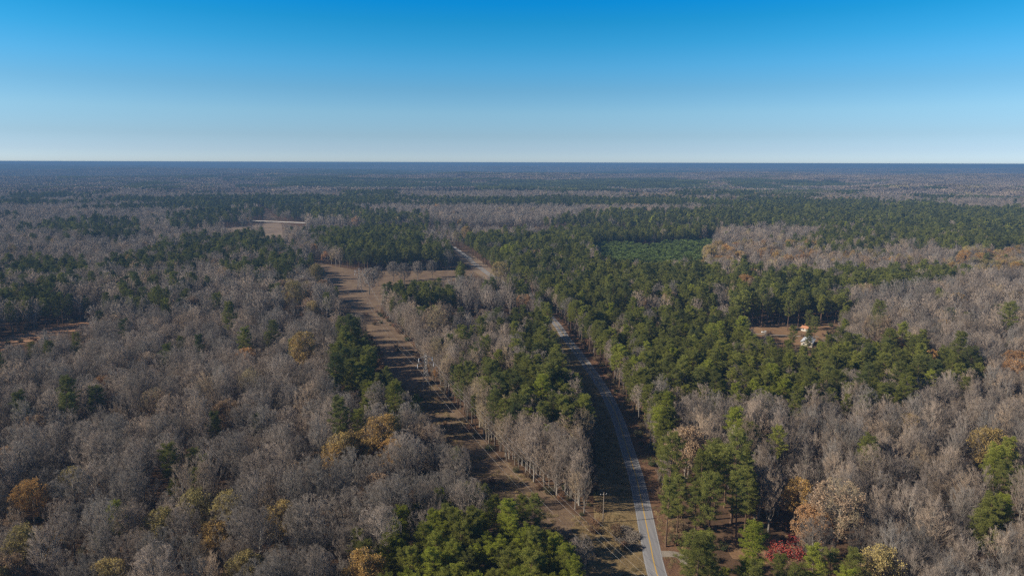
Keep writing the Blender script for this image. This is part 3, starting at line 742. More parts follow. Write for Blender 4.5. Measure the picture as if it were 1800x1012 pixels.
# ground the photograph shows free of crowns
KEEP = [
 [(1118, 1014), (1066, 1014), (1040, 950), (1052, 915), (1045, 800), (1075, 720), (1035, 690), (990, 610), (975, 570), (990, 575), (1010, 600), (1060, 640), (1095, 690), (1125, 750), (1150, 815), (1160, 880), (1180, 940), (1190, 1014)],
 [(588, 478), (640, 480), (648, 520), (672, 530), (668, 552), (725, 600), (748, 655), (792, 705), (832, 755), (878, 800), (938, 850), (960, 872), (905, 868), (868, 842), (822, 788), (770, 735), (745, 700), (718, 690), (690, 650), (655, 598), (640, 555), (600, 520)],
 [(555, 462), (600, 470), (650, 482), (800, 484), (800, 490), (700, 496), (650, 505), (600, 510), (560, 475)],
 [(464, 394), (495, 394), (498, 416), (466, 416)], [(446, 386.5), (536, 389.5), (536, 395), (446, 393)], [(400, 404.5), (455, 399.5), (455, 401), (400, 407)],
 [(0, 600), (50, 588), (100, 578), (158, 567), (160, 572), (100, 584), (50, 597), (0, 610)],
 [(1052, 440), (1130, 438), (1228, 434), (1232, 452), (1140, 460), (1080, 456)],
 [(1330, 572), (1400, 569), (1468, 571), (1470, 580), (1430, 588), (1432, 604), (1408, 606), (1380, 590), (1330, 582)], [(798, 434), (815, 436), (862, 470), (868, 486), (845, 488), (820, 470), (805, 455)],
 [(1345, 944), (1408, 942), (1412, 974), (1350, 976)], [(1290, 953), (1318, 951), (1318, 959), (1290, 960)],
 [(1404, 588), (1438, 585), (1438, 603), (1408, 609)],
 [(784, 312.5), (820, 311), (818, 314), (786, 315.5)],
]
def blocks(x, y, z0, H, W):
    b = np.zeros(x.shape, bool)
    for fz, ox in [(a_, b_) for a_ in (.22, .32, .42, .52, .62, .72, .82, .92, 1.0) for b_ in (-.38, 0, .38)]:
        px, py = proj(x + ox * W, y, z0 + H * fz)
        for i, p in enumerate(KEEP):
            if i == 0 or i == 1:
                m = y < 900
            else: m = True
            b |= inpoly(px, py, p) & m
    return b

# ------------------------------------------------------------------ scatter
def grid_ring(r0, r1, sp, jit=0.42, az0=46, az1=134):
    n = int(r1 / sp) + 2
    ii, jj = np.meshgrid(np.arange(-n, n), np.arange(-2, n), indexing='ij')
    x = (ii + 0.5 * (jj % 2)) * sp; y = jj * sp * 0.87
    x = x.ravel().astype(float); y = y.ravel().astype(float)
    a = np.degrees(np.arctan2(y, x)); r = np.hypot(x, y)
    m = (r >= r0) & (r < r1) & (a > az0) & (a < az1)
    x = x[m]; y = y[m]
    x = x + rng.uniform(-jit, jit, len(x)) * sp; y = y + rng.uniform(-jit, jit, len(y)) * sp
    return x, y
def upright_zone(px, py):
    return inpoly(px, py, [(1030, 640), (1130, 700), (1330, 700), (1700, 660), (2000, 500), (2000, 1200), (1150, 1200)]) | inpoly(px, py, [(740, 600), (1060, 720), (1060, 950), (900, 900), (680, 560)])
TREES = []     # arrays: x, y, z, kind(0 bare,1 pine,2 autumn), scale, lod, tint
def classify(x, y, z, ctop=15.0):
    wob = np.clip(np.hypot(x, y) / 900, .12, 1.2)
    px, py = proj(x + 34 * wob * (vnoise(x / 22, y / 22, 61) - .5), y + 44 * wob * (vnoise(x / 22, y / 22, 62) - .5), z + ctop)
    share = np.full(x.shape, 0.022); pool = np.zeros(x.shape, bool)
    d = np.hypot(x, y)
    # beyond the outlines: long bands of plantation and hardwood
    n = fbm(x / 1700, y / 620, 41, 3)
    n = np.where(d > 3000, fbm(x / 3600, y / 2100, 43, 3) * .75 + n * .25, n)
    share = np.where(d > 1700, np.where(n > 0.555, 0.90, np.where(n > 0.51, 0.36, 0.06)), share)
    for poly, s in PINES:
        m = inpoly(px, py, poly); share = np.where(m, s, share)
    for poly, s in NOPINE:
        m = inpoly(px, py, poly); share = np.where(m, s, share)
    # stands are patchy: pines and hardwoods each keep to clumps of their own
    gold = np.full(x.shape, 0.012)
    for poly, s in GOLD: gold = np.where(inpoly(px, py, poly), s, gold)
    patch = vnoise(x / 17, y / 17, 71) * 0.5 + rng.uniform(0, 1, x.shape) * 0.5
    patch = np.clip((patch - 0.13) / 0.74, 0, 1)
    far_p = np.clip((fbm(x / 150, y / 120, 77, 2) * .85 + rng.uniform(0, 1, x.shape) * 0.15 - .18) / .64, 0, 1)
    patch = np.where(d > 1500, far_p, patch)
    kind = np.where(patch < share, 1, 0)
    kind = np.where((kind == 0) & (rng.uniform(0, 1, x.shape) < gold), 2, kind)
    return kind, px, py
def scatter(r0, r1, sp, lod):
    x, y = grid_ring(r0, r1, sp)
    keep = ~is_open(x, y); x, y = x[keep], y[keep]
    z = hgt(x, y)
    kind, px, py = classify(x, y, z)
    # thinner pines pack closer: a second sowing of pines between them
    sc_ = rng.uniform(0.68, 1.16, len(x))
    sc_ = sc_ * (0.88 + 0.24 * vnoise(x / 60, y / 60, 5))
    return x, y, z, kind, sc_, np.full(len(x), lod), px, py
rings = [scatter(118, 520, 8.2, 0), scatter(520, 1250, 8.6, 1), scatter(1250, 2700, 10.5, 2)]
# extra pines, closer spaced
def extra(r0, r1, sp, lod):
    x, y = grid_ring(r0, r1, sp); keep = ~is_open(x, y); x, y = x[keep], y[keep]; z = hgt(x, y)
    kind, px, py = classify(x, y, z); m = (kind == 1) | ((kind == 0) & upright_zone(px, py) & (rng.uniform(0, 1, len(x)) < .8))
    return x[m], y[m], z[m], kind[m], rng.uniform(0.72, 1.0, m.sum()), np.full(m.sum(), lod), px[m], py[m]
rings += [extra(118, 520, 9.6, 0), extra(520, 1250, 10.0, 1)]
def more(r0, r1, sp, poly, k, smin, smax):
    x, y = grid_ring(r0, r1, sp); keep = ~is_open(x, y); x, y = x[keep], y[keep]; z = hgt(x, y)
    px, py = proj(x, y, z + 12.0); m = inpoly(px, py, poly); x, y, z, px, py = x[m], y[m], z[m], px[m], py[m]
    return x, y, z, np.full(len(x), k), rng.uniform(smin, smax, len(x)), np.zeros(len(x), int), px, py
rings += [more(118, 330, 7.0, [(600, 1000), (650, 930), (760, 880), (905, 868), (1010, 950), (1060, 1200), (560, 1200)], 1, .8, 1.05),
          more(150, 480, 5.6, [(900, 700), (1045, 700), (1050, 930), (960, 930), (880, 800)], 0, .55, 1.0),
          more(200, 480, 7.5, [(980, 600), (1040, 690), (1045, 760), (930, 760), (880, 690)], 1, .8, 1.0)]
# rows of trees close along the road and the clearing, where the woods end in a wall of stems
def edge_row(line, off, step, y0, y1, pine, jit=1.2, smin=.7, smax=1.0):
    P = []
    acc = 0.0
    for a, b in zip(line[:-1], line[1:]):
        acc += (b - a).length
        if acc >= step:
            acc = 0.0; t = (b - a).normalized(); q = a + Vector((t.y, -t.x, 0)) * off
            if y0 < q.y < y1: P.append((q.x + rng.normal(0, jit * .6), q.y + rng.normal(0, jit)))
    x = np.array([p[0] for p in P]); y = np.array([p[1] for p in P]); z = np.zeros(len(x))
    kind, px, py = classify(x, y, z)
    kind = np.where(rng.uniform(0, 1, len(x)) < pine, 1, np.where(kind == 1, 0, kind))
    lod = np.where(np.hypot(x, y) < 520, 0, 1)
    return x, y, z, kind, rng.uniform(smin, smax, len(x)), lod, px, py
fine_road = smooth_line([(p.x, p.y) for p in road_line[::4]], 1.0); fine_corr = smooth_line([(p.x, p.y) for p in corr_line[::3] if p.y < 720], 1.0)
rings += [edge_row(fine_road, 9.0, 5.5, 195, 330, .45, smin=.5, smax=.9), edge_row(fine_road, 8.2, 5.5, 330, 720, .75), edge_row(fine_road, 13.0, 6.0, 175, 720, .6),
          edge_row(fine_corr, 14.5, 4.0, 236, 620, .10, smin=.35, smax=.9), edge_row(fine_corr, 18.5, 5.0, 228, 620, .08, smin=.65), edge_row(fine_corr, 23.0, 5.2, 222, 500, .12),
          edge_row(fine_road, -18.5, 4.0, 226, 420, .10, smin=.4, smax=1.0), edge_row(fine_road, -22.5, 4.5, 224, 420, .05, smin=.4, smax=1.0), edge_row(fine_road, -14.0, 5.5, 430, 700, .4), edge_row(fine_corr, -15.0, 5.5, 235, 600, .12, smin=.6, smax=.9)]
X, Y, Z, K, S, L, PX, PY = [np.concatenate(a) for a in zip(*rings)]
S = np.where((K == 1) & (Y < 235) & (X < 60), S * 0.80, S)
HT = np.where(K == 1, 23.0, 20.0) * S; WD = np.where(K == 1, 7.0, 8.5) * S
ok = ~blocks(X, Y, Z, HT, WD)
# make room around the distinct trees
AC = []
for px_, py_, w_, t_, nm in ACCENT:
    x0, y0 = gpt(px_, py_, 14.5); dep = y0 * cP + (CAM_H - 14.5) * sP; wm = 1.1 * w_ * dep / FPX
    AC.append((x0, y0, max(5.5, wm), t_, nm))
LP = []
for px_, py_, w_ in LONEPINE:
    x0, y0 = gpt(px_, py_, 17.0); dep = y0 * cP + (CAM_H - 17) * sP; LP.append((x0, y0, max(5.5, w_ * dep / FPX)))
for x0, y0, wm, *_ in AC + LP:
    d = np.hypot(X - x0, Y - y0); ok &= d > wm * 0.62
    # nothing tall straight in front of it
    ok &= ~((np.abs(X - x0 * (Y / y0)) < wm * 0.4) & (Y < y0) & (Y > y0 - wm * 1.7))
X, Y, Z, K, S, L, PX, PY = [a[ok] for a in (X, Y, Z, K, S, L, PX, PY)]
right_up = upright_zone(PX, PY)
n = len(X); u = rng.uniform(0, 1, n)
var = np.zeros(n, int)
for lod in (0, 1, 2):
    for k, nm, cnt in ((0, 'bare_tree', 7), (1, 'pine_tree', 5), (2, 'autumn_tree', 3)):
        m = (L == lod) & (K == k)
        if k == 0:
            pick = np.where(right_up[m], np.where(u[m] < .72, rng.integers(4, 7, m.sum()), rng.integers(0, 4, m.sum())),
                            np.where(u[m] < .68, rng.integers(0, 4, m.sum()), rng.integers(4, 7, m.sum())))
        else: pick = rng.integers(0, cnt, m.sum())
        var[m] = np.array(LOD[nm, lod])[pick]
# per-tree colour: cooler far left, warmer towards the clearing, brighter pines in front
tint = np.zeros(n)
tint = np.where(K == 0, np.clip(0.08 + 0.55 * (fbm(X / 55, Y / 55, 91, 3) - 0.3) + rng.normal(0, .22, n) + 0.16 * (PX > 1050), 0, 1), tint)
tint = np.where((K == 0) & inpoly(PX, PY, [(670, 520), (760, 540), (1050, 740), (1050, 950), (900, 860), (760, 640)]), np.clip(tint + .35, 0, 1), tint)
tint = np.where(K == 1, np.clip(0.40 - .15 * (PX < 540) + 0.6 * (fbm(X / 30, Y / 30, 93, 3) - 0.5) + rng.normal(0, .2, n) - 0.00012 * (Y - 500) + 0.38 * sm(300, 190, Y) + .12 * (PX > 1000) * sm(700, 400, Y), 0, 1), tint)  # pines to the left toned darker, their shade put into the tint
tint = np.where(K == 2, np.clip(rng.uniform(.1, 1, n) ** 1.0, 0, 1), tint)
rot = rng.uniform(0, 2 * np.pi, n)
# add the distinct ones
def append(x, y, k, s, t, vi):
    global X, Y, Z, K, S, L, var, tint, rot
    lod = 0 if math.hypot(x, y) < 520 else 1 if math.hypot(x, y) < 1250 else 2
    nm = ('bare_tree', 'pine_tree', 'autumn_tree')[k]; lst = LOD[nm, lod]
    X = np.append(X, x); Y = np.append(Y, y); Z = np.append(Z, float(hgt(x, y))); K = np.append(K, k); S = np.append(S, s); L = np.append(L, lod)
    var = np.append(var, lst[vi % len(lst)]); tint = np.append(tint, t); rot = np.append(rot, random.uniform(0, 6.28))
    return len(X) - 1
NAMED = {}
for i, (x0, y0, wm, t_, nm) in enumerate(AC):
    k = append(x0, y0, 2, min(1.4, max(.88, wm / 10.0)), t_, i % 2 if t_ < .7 else i)
    if nm: NAMED[k] = nm
for i, (x0, y0, wm) in enumerate(LP): append(x0, y0, 1, min(1.3, max(.7, wm / 7.0)), .45, i)
# big bare trees standing in the open field, with denser crowns than the crowded ones in the woods
LOD['field'] = []
for sd in (41, 42):
    g = np.random.default_rng(sd)
    (trunk, limbs, t2, t3, t4), _, _ = skeleton(g, 21, 14.5, .24, False, 22, 3, 8, 3)
    tvf = tubes(*trunk, n=7); ivf = join([tubes(a, b, r0 * 1.3, r1 * 1.3, n=4) for a, b, r0, r1 in limbs])
    cvf = join([tubes(t2[0], t2[1], .06, .02, n=3), tubes(t3[0], t3[1], .065, 0.0, n=3), tubes(t4[0], t4[1], .045, 0.0, n=3)])
    LOD['field'].append(add_model('bare_tree', colls['bare_tree'], tvf, [(ivf, 0), (cvf, 1)], [M['bark'], M['twig']], True))
# three big bare trees standing in the open field
FIELD = []
for (px_, py_, s_) in ((650, 518, 1.2), (692, 495, 1.0), (712, 500, 1.05), (665, 503, .95), (760, 488, .9), (735, 492, .95)):
    x0, y0 = gpt(px_, py_); k = append(x0, y0, 0, s_, .05, 2); var[k] = LOD['field'][px_ % 2]; FIELD.append(k)
    if px_ == 650: NAMED[k] = 'lone bare tree in the open field'

# ------------------------------------------------------------------ build trees: the largest in view one by one, the rest as masses
dep = Y * cP - (Z - CAM_H) * sP
CX, CYp = proj(X, Y, Z + 0.62 * 20 * S)
TX, TY = proj(X, Y, Z + 20 * S)
inview = (CX > 4) & (CX < 1796) & (TY < 985) & (CYp > 0)
KN = ('bare_tree', 'pine_tree', 'autumn_tree')
indiv = {}
for k in range(3):
    m = np.where(inview & (K == k) & (L <= 1))[0]
    size = (S / dep)[m] * 1000
    size = size + np.array([100.0 if q in NAMED or q in FIELD else 0 for q in m])
    indiv[k] = m[np.argsort(-size)[:300]]
# landmarks that other trees are described by
LM = [(NAMED[q], float(CX[q]), float(CYp[q])) for q in NAMED]
LM += [('lattice power tower', 743, 668), ('yellow-lined road bend', 1102, 783), ('driveway mouth', 1180, 972), ('crimson trees', 1378, 965), ('utility pole', 1058, 885),
       ('brush piles beside the road', 1115, 940), ('strip of clearing beside the bottom pines', 925, 860), ('near end of the road', 1150, 1000),
       ('shaded stretch of road', 1122, 845), ('white-roofed shed', 1420, 598), ('narrow bare belt between road and clearing', 1000, 830), ('dark gap in the pines above the clearing', 800, 545)]
def describe(q, used):
    x, y = float(CX[q]), float(CYp[q]); k = int(K[q])
    best = sorted((math.hypot((x - a) * 1.0, (y - b) * 1.3), nm, x - a, y - b) for nm, a, b in LM if not (q in NAMED and nm == NAMED[q]))
    v = int(var[q]) % 100; s = S[q]; t = tint[q]
    size = 'tall' if s > 1.03 else 'small' if s < 0.86 else 'medium'
    if k == 0:
        shape = 'wide open-grown leafless tree' if q in FIELD else 'upright leafless tree' if v % 7 >= 4 else 'round-crowned leafless tree'
        colr = 'tan' if t > .45 else 'brownish' if t > .25 else 'grey'
    elif k == 1:
        shape = 'pine'; colr = 'bright green' if t > .6 else 'olive green' if t > .35 else 'dark green'
    else:
        shape = 'autumn tree'; colr = 'olive yellow' if t < .25 else 'gold' if t < .5 else 'orange' if t < .75 else 'russet'
    def dist(d): return 'close' if d < 38 else 'a little way' if d < 75 else 'well'
    def dirn(dx, dy):
        a = math.degrees(math.atan2(-dy, dx)) % 360
        return ('right of', 'behind and right of', 'behind', 'behind and left of', 'left of', 'in front and left of', 'in front of', 'in front and right of')[int((a + 22.5) // 45) % 8]
    for d, nm, dx, dy in best[:9]:
        w = dirn(dx, dy)
        for lab in ('%s %s %s %s the %s' % (size, colr, shape, w, nm), '%s %s %s %s %s the %s' % (size, colr, shape, dist(d), w, nm)):
            if len(lab.split()) <= 16 and lab not in used: return lab
    d, nm, dx, dy = next(b for b in best if len(b[1].split()) <= 5)
    return '%s %s %s %s the %s' % (size, colr, shape, dirn(dx, dy), nm)
GRP = ('leafless hardwoods standing nearest in the woods', 'pines standing nearest in the woods', 'trees still holding autumn leaves')
CAT = ('bare tree', 'pine tree', 'autumn tree')
used = {}
for k in range(3):
    nm = KN[k]; per_lod = len(LOD[nm, 0])
    for q in indiv[k]:
        lod = int(L[q]); vi = int(var[q]) % per_lod if lod <= 1 else 0
        vi = int(var[q]) - LOD[nm, lod][0]
        tm, cm = models[nm][int(var[q])] if q in FIELD else models[nm][LOD[nm, 0][vi]]
        e = empty(nm, (float(X[q]), float(Y[q]), float(Z[q]) - 0.05), float(rot[q])); e.scale = (S[q],) * 3
        if q in NAMED:
            if NAMED[q].startswith('lone'): lab = 'big lone leafless tree standing in the open field beside the clearing'
            else: lab = NAMED[q] + ' standing out among leafless grey trees'
        else: lab = describe(q, used)
        used[lab] = used.get(lab, 0) + 1
        tag(e, lab, CAT[k], GRP[k])
        for pn, me in (('trunk', tm), ('crown', cm)):
            c = bpy.data.objects.new(pn, me); col.objects.link(c); c.parent = e; c['tint'] = float(tint[q])
print('individual', [len(indiv[k]) for k in range(3)], 'shared labels', sum(1 for v in used.values() if v > 1), 'trees', len(X))

def scatter_object(name, pts, rotz, scl, variant, tnt, coll, label, cat, zs=None):
    me = bpy.data.meshes.new(name); n = len(pts)
    me.vertices.add(n); me.vertices.foreach_set('co', np.asarray(pts, np.float32).ravel())
    a = me.attributes.new('spin', 'FLOAT', 'POINT'); a.data.foreach_set('value', np.asarray(rotz, np.float32))
    a = me.attributes.new('size', 'FLOAT', 'POINT'); a.data.foreach_set('value', np.asarray(scl, np.float32))
    a = me.attributes.new('variant', 'INT', 'POINT'); a.data.foreach_set('value', np.asarray(variant, np.int32))
    a = me.attributes.new('tint', 'FLOAT', 'POINT'); a.data.foreach_set('value', np.asarray(tnt, np.float32))
    o = obj(name, me); tag(o, label, cat, kind='stuff')
    ng = bpy.data.node_groups.new(name + '_growth', 'GeometryNodeTree')
    ng.interface.new_socket('Geometry', in_out='INPUT', socket_type='NodeSocketGeometry')
    ng.interface.new_socket('Geometry', in_out='OUTPUT', socket_type='NodeSocketGeometry')
    N = ng.nodes.new; gi = N('NodeGroupInput'); go = N('NodeGroupOutput')
    ip = N('GeometryNodeInstanceOnPoints'); ci = N('GeometryNodeCollectionInfo')
    ci.inputs['Collection'].default_value = coll; ci.inputs['Separate Children'].default_value = True; ci.inputs['Reset Children'].default_value = True
    def na(nm, t):
        q = N('GeometryNodeInputNamedAttribute'); q.data_type = t; q.inputs['Name'].default_value = nm
        return [s for s in q.outputs if s.enabled and s.name == 'Attribute'][0]
    cx = N('ShaderNodeCombineXYZ'); ng.links.new(na('spin', 'FLOAT'), cx.inputs['Z'])
    er = N('FunctionNodeEulerToRotation'); ng.links.new(cx.outputs[0], er.inputs[0])
    ng.links.new(gi.outputs[0], ip.inputs['Points']); ng.links.new(ci.outputs[0], ip.inputs['Instance'])
    ip.inputs['Pick Instance'].default_value = True
    ng.links.new(na('variant', 'INT'), ip.inputs['Instance Index'])
    ng.links.new(er.outputs[0], ip.inputs['Rotation']); ng.links.new(na('size', 'FLOAT'), ip.inputs['Scale'])
    ng.links.new(ip.outputs[0], go.inputs[0])
    md = o.modifiers.new('growth', 'NODES'); md.node_group = ng
    return o
# distant stands
xs, ys = [], []
gx, gy = np.meshgrid(np.arange(-14500, 14500, STAND), np.arange(1500, 20000, STAND), indexing='ij')
gx = gx.ravel() + rng.uniform(-12, 12, gx.size); gy = gy.ravel() + rng.uniform(-12, 12, gy.size)
r = np.hypot(gx, gy); a = np.degrees(np.arctan2(gy, gx)); m = (r > 2680) & (r < 20000) & (a > 48) & (a < 132)
gx, gy = gx[m], gy[m]; gz = hgt(gx, gy)
d, s_ = dist_line(gx, gy, [Vector((-575, 1600, 0)), Vector((-4600, 10400, 0))], 1)
far_open = inpoly(gx, gy, [(p[0], p[1]) for p in F9]) | (d < 42)
px_, py_ = proj(gx, gy, gz + 12); far_open |= inpoly(px_, py_, KEEP[-1])
gx, gy, gz = gx[~far_open], gy[~far_open], gz[~far_open]
gk, _, _ = classify(gx, gy, gz); gk = np.where(gk == 2, 0, gk)
for k, nm, lab, cat in ((0, 'bare_tree', 'grey leafless hardwood forest filling the rest of the view to the horizon', 'forest'),
                        (1, 'pine_tree', 'dark green pine forest stands behind and between the grey woods', 'forest'),
                        (2, 'autumn_tree', 'scattered far trees with leftover gold and brown leaves', 'trees')):
    rest = np.ones(len(X), bool); rest[indiv[k]] = False; rest &= K == k
    P = np.column_stack([X[rest], Y[rest], Z[rest] - 0.05]); rt = rot[rest]; sl = S[rest]; vr = var[rest]; tn = tint[rest]
    if k < 2:
        m = gk == k; nn = m.sum()
        P = np.vstack([P, np.column_stack([gx[m], gy[m], gz[m] - 1.0])]); rt = np.concatenate([rt, rng.integers(0, 4, nn) * math.pi / 2])
        sl = np.concatenate([sl, np.full(nn, 1.04)]); vr = np.concatenate([vr, np.array(LOD[nm, 3])[rng.integers(0, 3, nn)]])
        tn = np.concatenate([tn, np.clip(0.55 + rng.normal(0, .2, nn), 0, 1) if k == 0 else np.clip(0.2 + rng.normal(0, .1, nn), 0, 1)])
    scatter_object(('hardwood_forest', 'pine_forest', 'autumn_woods')[k], P, rt, sl, vr, tn, colls[nm], lab, cat)
    print(nm, len(P))
# young pines planted in rows
th = 0.35; xs, ys = [], []
bx = [p[0] for p in F7]; by = [p[1] for p in F7]; cx0, cy0 = (min(bx) + max(bx)) / 2, (min(by) + max(by)) / 2; ext = max(max(bx) - min(bx), max(by) - min(by)) * .75
uu, vv = np.meshgrid(np.arange(-ext, ext, 3.7), np.arange(-ext, ext, 3.1), indexing='ij')
uu = uu.ravel() + rng.normal(0, .25, uu.size); vv = vv.ravel() + rng.normal(0, .35, vv.size)
x = cx0 + uu * math.cos(th) - vv * math.sin(th); y = cy0 + uu * math.sin(th) + vv * math.cos(th)
m = inpoly(x + 26 * (vnoise(x / 16, y / 16, 8) - .5), y + 40 * (vnoise(x / 16, y / 16, 9) - .5), F7) & (rng.uniform(0, 1, x.size) > .06 + .3 * (vnoise(x / 9, y / 9, 19) > .72)); x, y = x[m], y[m]
o_ = np.argsort(y); x, y = x[o_], y[o_]
yt = np.clip(rng.normal(.42, .1, len(x)), 0, 1); ys_ = rng.uniform(.6, 1.25, len(x)) * (.85 + .35 * vnoise(x / 30, y / 30, 4)); yv = rng.integers(0, 2, len(x)); yr = rng.uniform(0, 6.28, len(x))
ymesh = [o.data for o in sorted(colls['young_pine'].objects, key=lambda o: o.name)]
px_, py_ = proj(x, y, 5.0); vis = np.where(py_ < 466)[0][:300]
for q in vis:
    o = bpy.data.objects.new('young_pine', ymesh[yv[q]]); col.objects.link(o); o.location = (x[q], y[q], 0); o.rotation_euler = (0, 0, yr[q]); o.scale = (ys_[q],) * 3; o['tint'] = float(yt[q])
    tag(o, 'young pine in the front rows of the bright green plantation block', 'young pine', 'young pines in the plantation block')
m = np.ones(len(x), bool); m[vis] = False
scatter_object('young_pine_plantation', np.column_stack([x[m], y[m], np.zeros(m.sum())]), yr[m], ys_[m], yv[m], yt[m], colls['young_pine'], 'back rows of the bright green young pine plantation', 'plantation')
# undergrowth below the near woods and along the clearing and road edges
x, y = grid_ring(118, 620, 4.6, .5)
dr, sd_ = dist_line(x, y, road_line); dc, _ = dist_line(x, y, corr_line, 2)
edge = ((dr > 6.5) & (dr < 13) & (sd_ > 0)) | ((dc > 10.5) & (dc < 19)) | ((dr > 14.5) & (dr < 19) & (sd_ < 0))
far_o = is_open(x, y); pr = np.where(edge, .6, np.where(far_o, .07, .26)); pr = np.where(dr < 5.5, 0, pr); pr = np.where((dr < 8) & (sd_ < 0), 0, pr)
d2, _ = dist_line(x, y, drive_line, 1); pr = np.where(d2 < 3, 0, pr)
m = rng.uniform(0, 1, x.size) < pr; x, y, dr, sd_ = x[m], y[m], dr[m], sd_[m]
scatter_object('undergrowth', np.column_stack([x, y, np.full(len(x), -.05)]), rng.uniform(0, 6.28, len(x)), rng.uniform(.6, 1.7, len(x)), rng.integers(0, 3, len(x)),
               np.clip(rng.uniform(0, 1, len(x)), 0, 1), colls['brush'], 'brown and green brush under the trees and along the clearing edges', 'undergrowth')
# dry grass tufts on the verge and the clearing
x, y = grid_ring(118, 420, 1.9, .5)
dr, sd_ = dist_line(x, y, road_line); dc, _ = dist_line(x, y, corr_line, 2)
z8 = inpoly(x, y, F8); on = ((dr > 3.6) & (dr < 16)) | (dc < 13) | z8
d2, _ = dist_line(x, y, drive_line, 1)
on &= (dr > 3.6) & (d2 > 2.2) & (vnoise(x / 6, y / 6, 15) > .36) & (vnoise(x / 6, y / 6, 15) + rng.uniform(0, .5, x.size) > .6)
x, y = x[on], y[on]; print('grass', len(x))
scatter_object('dry_grass', np.column_stack([x, y, np.full(len(x), .01)]), rng.uniform(0, 6.28, len(x)), rng.uniform(.5, 1.15, len(x)), rng.integers(0, 2, len(x)),
               rng.uniform(0, 1, len(x)), colls['grass'], 'dry tan grass tufts on the roadside and in the power line clearing', 'grass')

# ------------------------------------------------------------------ power line
def lattice_tower(loc, rz, label):
    t = empty('power_tower', loc, rz); tag(t, label, 'power tower', 'power towers in the clearing')
    H = 22.0
    def hw(z): return 2.3 * (1 - z / 15.5) + 0.62 * (z / 15.5) if z < 15.5 else 0.62
    for sx in (-1, 1):
        for sy in (-1, 1):
            b = MB(); b.bar((sx * hw(0), sy * hw(0), 0), (sx * hw(15.5), sy * hw(15.5), 15.5), .10, .08, 4); b.bar((sx * hw(15.5), sy * hw(15.5), 15.5), (sx * .55, sy * .55, H), .08, .07, 4)
            b.build('leg', M['steel'], t)
    lv = [0, 3.4, 6.4, 9.0, 11.3, 13.5, 15.5, 17.1, 18.7, 20.3, 21.9]
    b = MB()
    for z0, z1 in zip(lv[:-1], lv[1:]):
        for q in range(4):
            c = [(-1, -1), (1, -1), (1, 1), (-1, 1)]; a, d = c[q], c[(q + 1) % 4]
            b.bar((a[0] * hw(z0), a[1] * hw(z0), z0), (d[0] * hw(z1), d[1] * hw(z1), z1), .05, None, 3)
            b.bar((d[0] * hw(z0), d[1] * hw(z0), z0), (a[0] * hw(z1), a[1] * hw(z1), z1), .05, None, 3)
            b.bar((a[0] * hw(z1), a[1] * hw(z1), z1), (d[0] * hw(z1), d[1] * hw(z1), z1), .05, None, 3)
    b.build('bracing', M['steel'], t)
    tips = []
    for z, sides in ((20.6, (-1, 1)), (17.6, (1, -1))):
        for s in sides:
            ln = 3.6 if z > 18 else 4.3
            b = MB()
            for yy in (-.5, .5):
                b.bar((s * .55, yy, z), (s * ln, 0, z), .07, .05, 4); b.bar((s * .55, yy, z + 1.0), (s * ln, 0, z), .06, .05, 4)
            b.bar((s * 1.9, -.3, z), (s * 1.9, .3, z + .5), .04, None, 3)
            arm = b.build('crossarm', M['steel'], t)
            i = MB()
            for j in range(8): i.bar((s * ln, 0, z - .12 - j * .24), (s * ln, 0, z - .30 - j * .24), .22, .10, 8)
            i.bar((s * ln, 0, z), (s * ln, 0, z - 2.1), .04, None, 4)
            i.build('insulator', M['porcelain'], arm); tips.append((s * ln, z - 2.1))
    b = MB(); b.bar((0, 0, H - .3), (0, 0, H + 1.4), .12, .05, 5); b.build('peak', M['steel'], t)
    return tips, H + 1.3
line_dir = math.atan2(-0.42, 1.0)
TW = [(90.0, 40.0), (-44.5, 341.0), (gpt(633, 513)[0], gpt(633, 513)[1]), (-262, 905), (-400, 1190)]
labels = [None, 'grey lattice power tower with white insulators standing in the shadow-striped clearing', 'slim pale lattice tower in the open field beside the lone bare tree',
          None, None]
tips = None
for (x, y), lb in zip(TW, labels):
    if lb: tips, pk = lattice_tower((x, y, 0), math.atan(.42) , lb)
def wire(pts, sag, label, r=0.02):
    b = MB()
    for (a, c) in zip(pts[:-1], pts[1:]):
        a = Vector(a); c = Vector(c); n = 22; prev = a
        for k in range(1, n + 1):
            t = k / n; p = a.lerp(c, t); p.z -= sag * 4 * t * (1 - t) * ((c - a).length / 300) ** 2
            b.bar(prev, p, r, None, 4); prev = p
    o = b.build('power_line_wire', M['wire']); tag(o, label, 'wire', 'wires strung between the power towers'); return o
ca, sa = math.cos(math.atan(.42)), math.sin(math.atan(.42))
wl = ['upper left-hand wire hung from the lattice tower over the clearing', 'upper right-hand wire hung from the lattice tower over the clearing',
      'lower right-hand wire hung from the lattice tower over the clearing', 'lower left-hand wire hung from the lattice tower over the clearing']
for (ox, z), lb in zip(tips, wl):
    wire([(x + ox * ca, y + ox * sa, z) for x, y in TW[:3]], 7.5, lb)
wire([(x, y, pk) for x, y in TW[:3]], 5.5, 'topmost thin wire strung from the tower peak', .014)
# roadside utility pole
p0 = gpt(1061.7, 918)
t = empty('utility_pole', (p0[0], p0[1], 0), .2); tag(t, 'weathered wooden utility pole in the shaded verge left of the road', 'utility pole')
MB().bar((0, 0, 0), (0.05, 0, 11.2), .19, .12, 8).build('pole', M['wood'], t)
MB().box((0, .16, 10.3), (2.4, .12, .14)).build('crossarm', M['wood'], t)
for s in (-1.05, 0, 1.05): MB().bar((s, .16, 10.37), (s, .16, 10.62), .09, .06, 8).build('insulator', M['porcelain'], t)

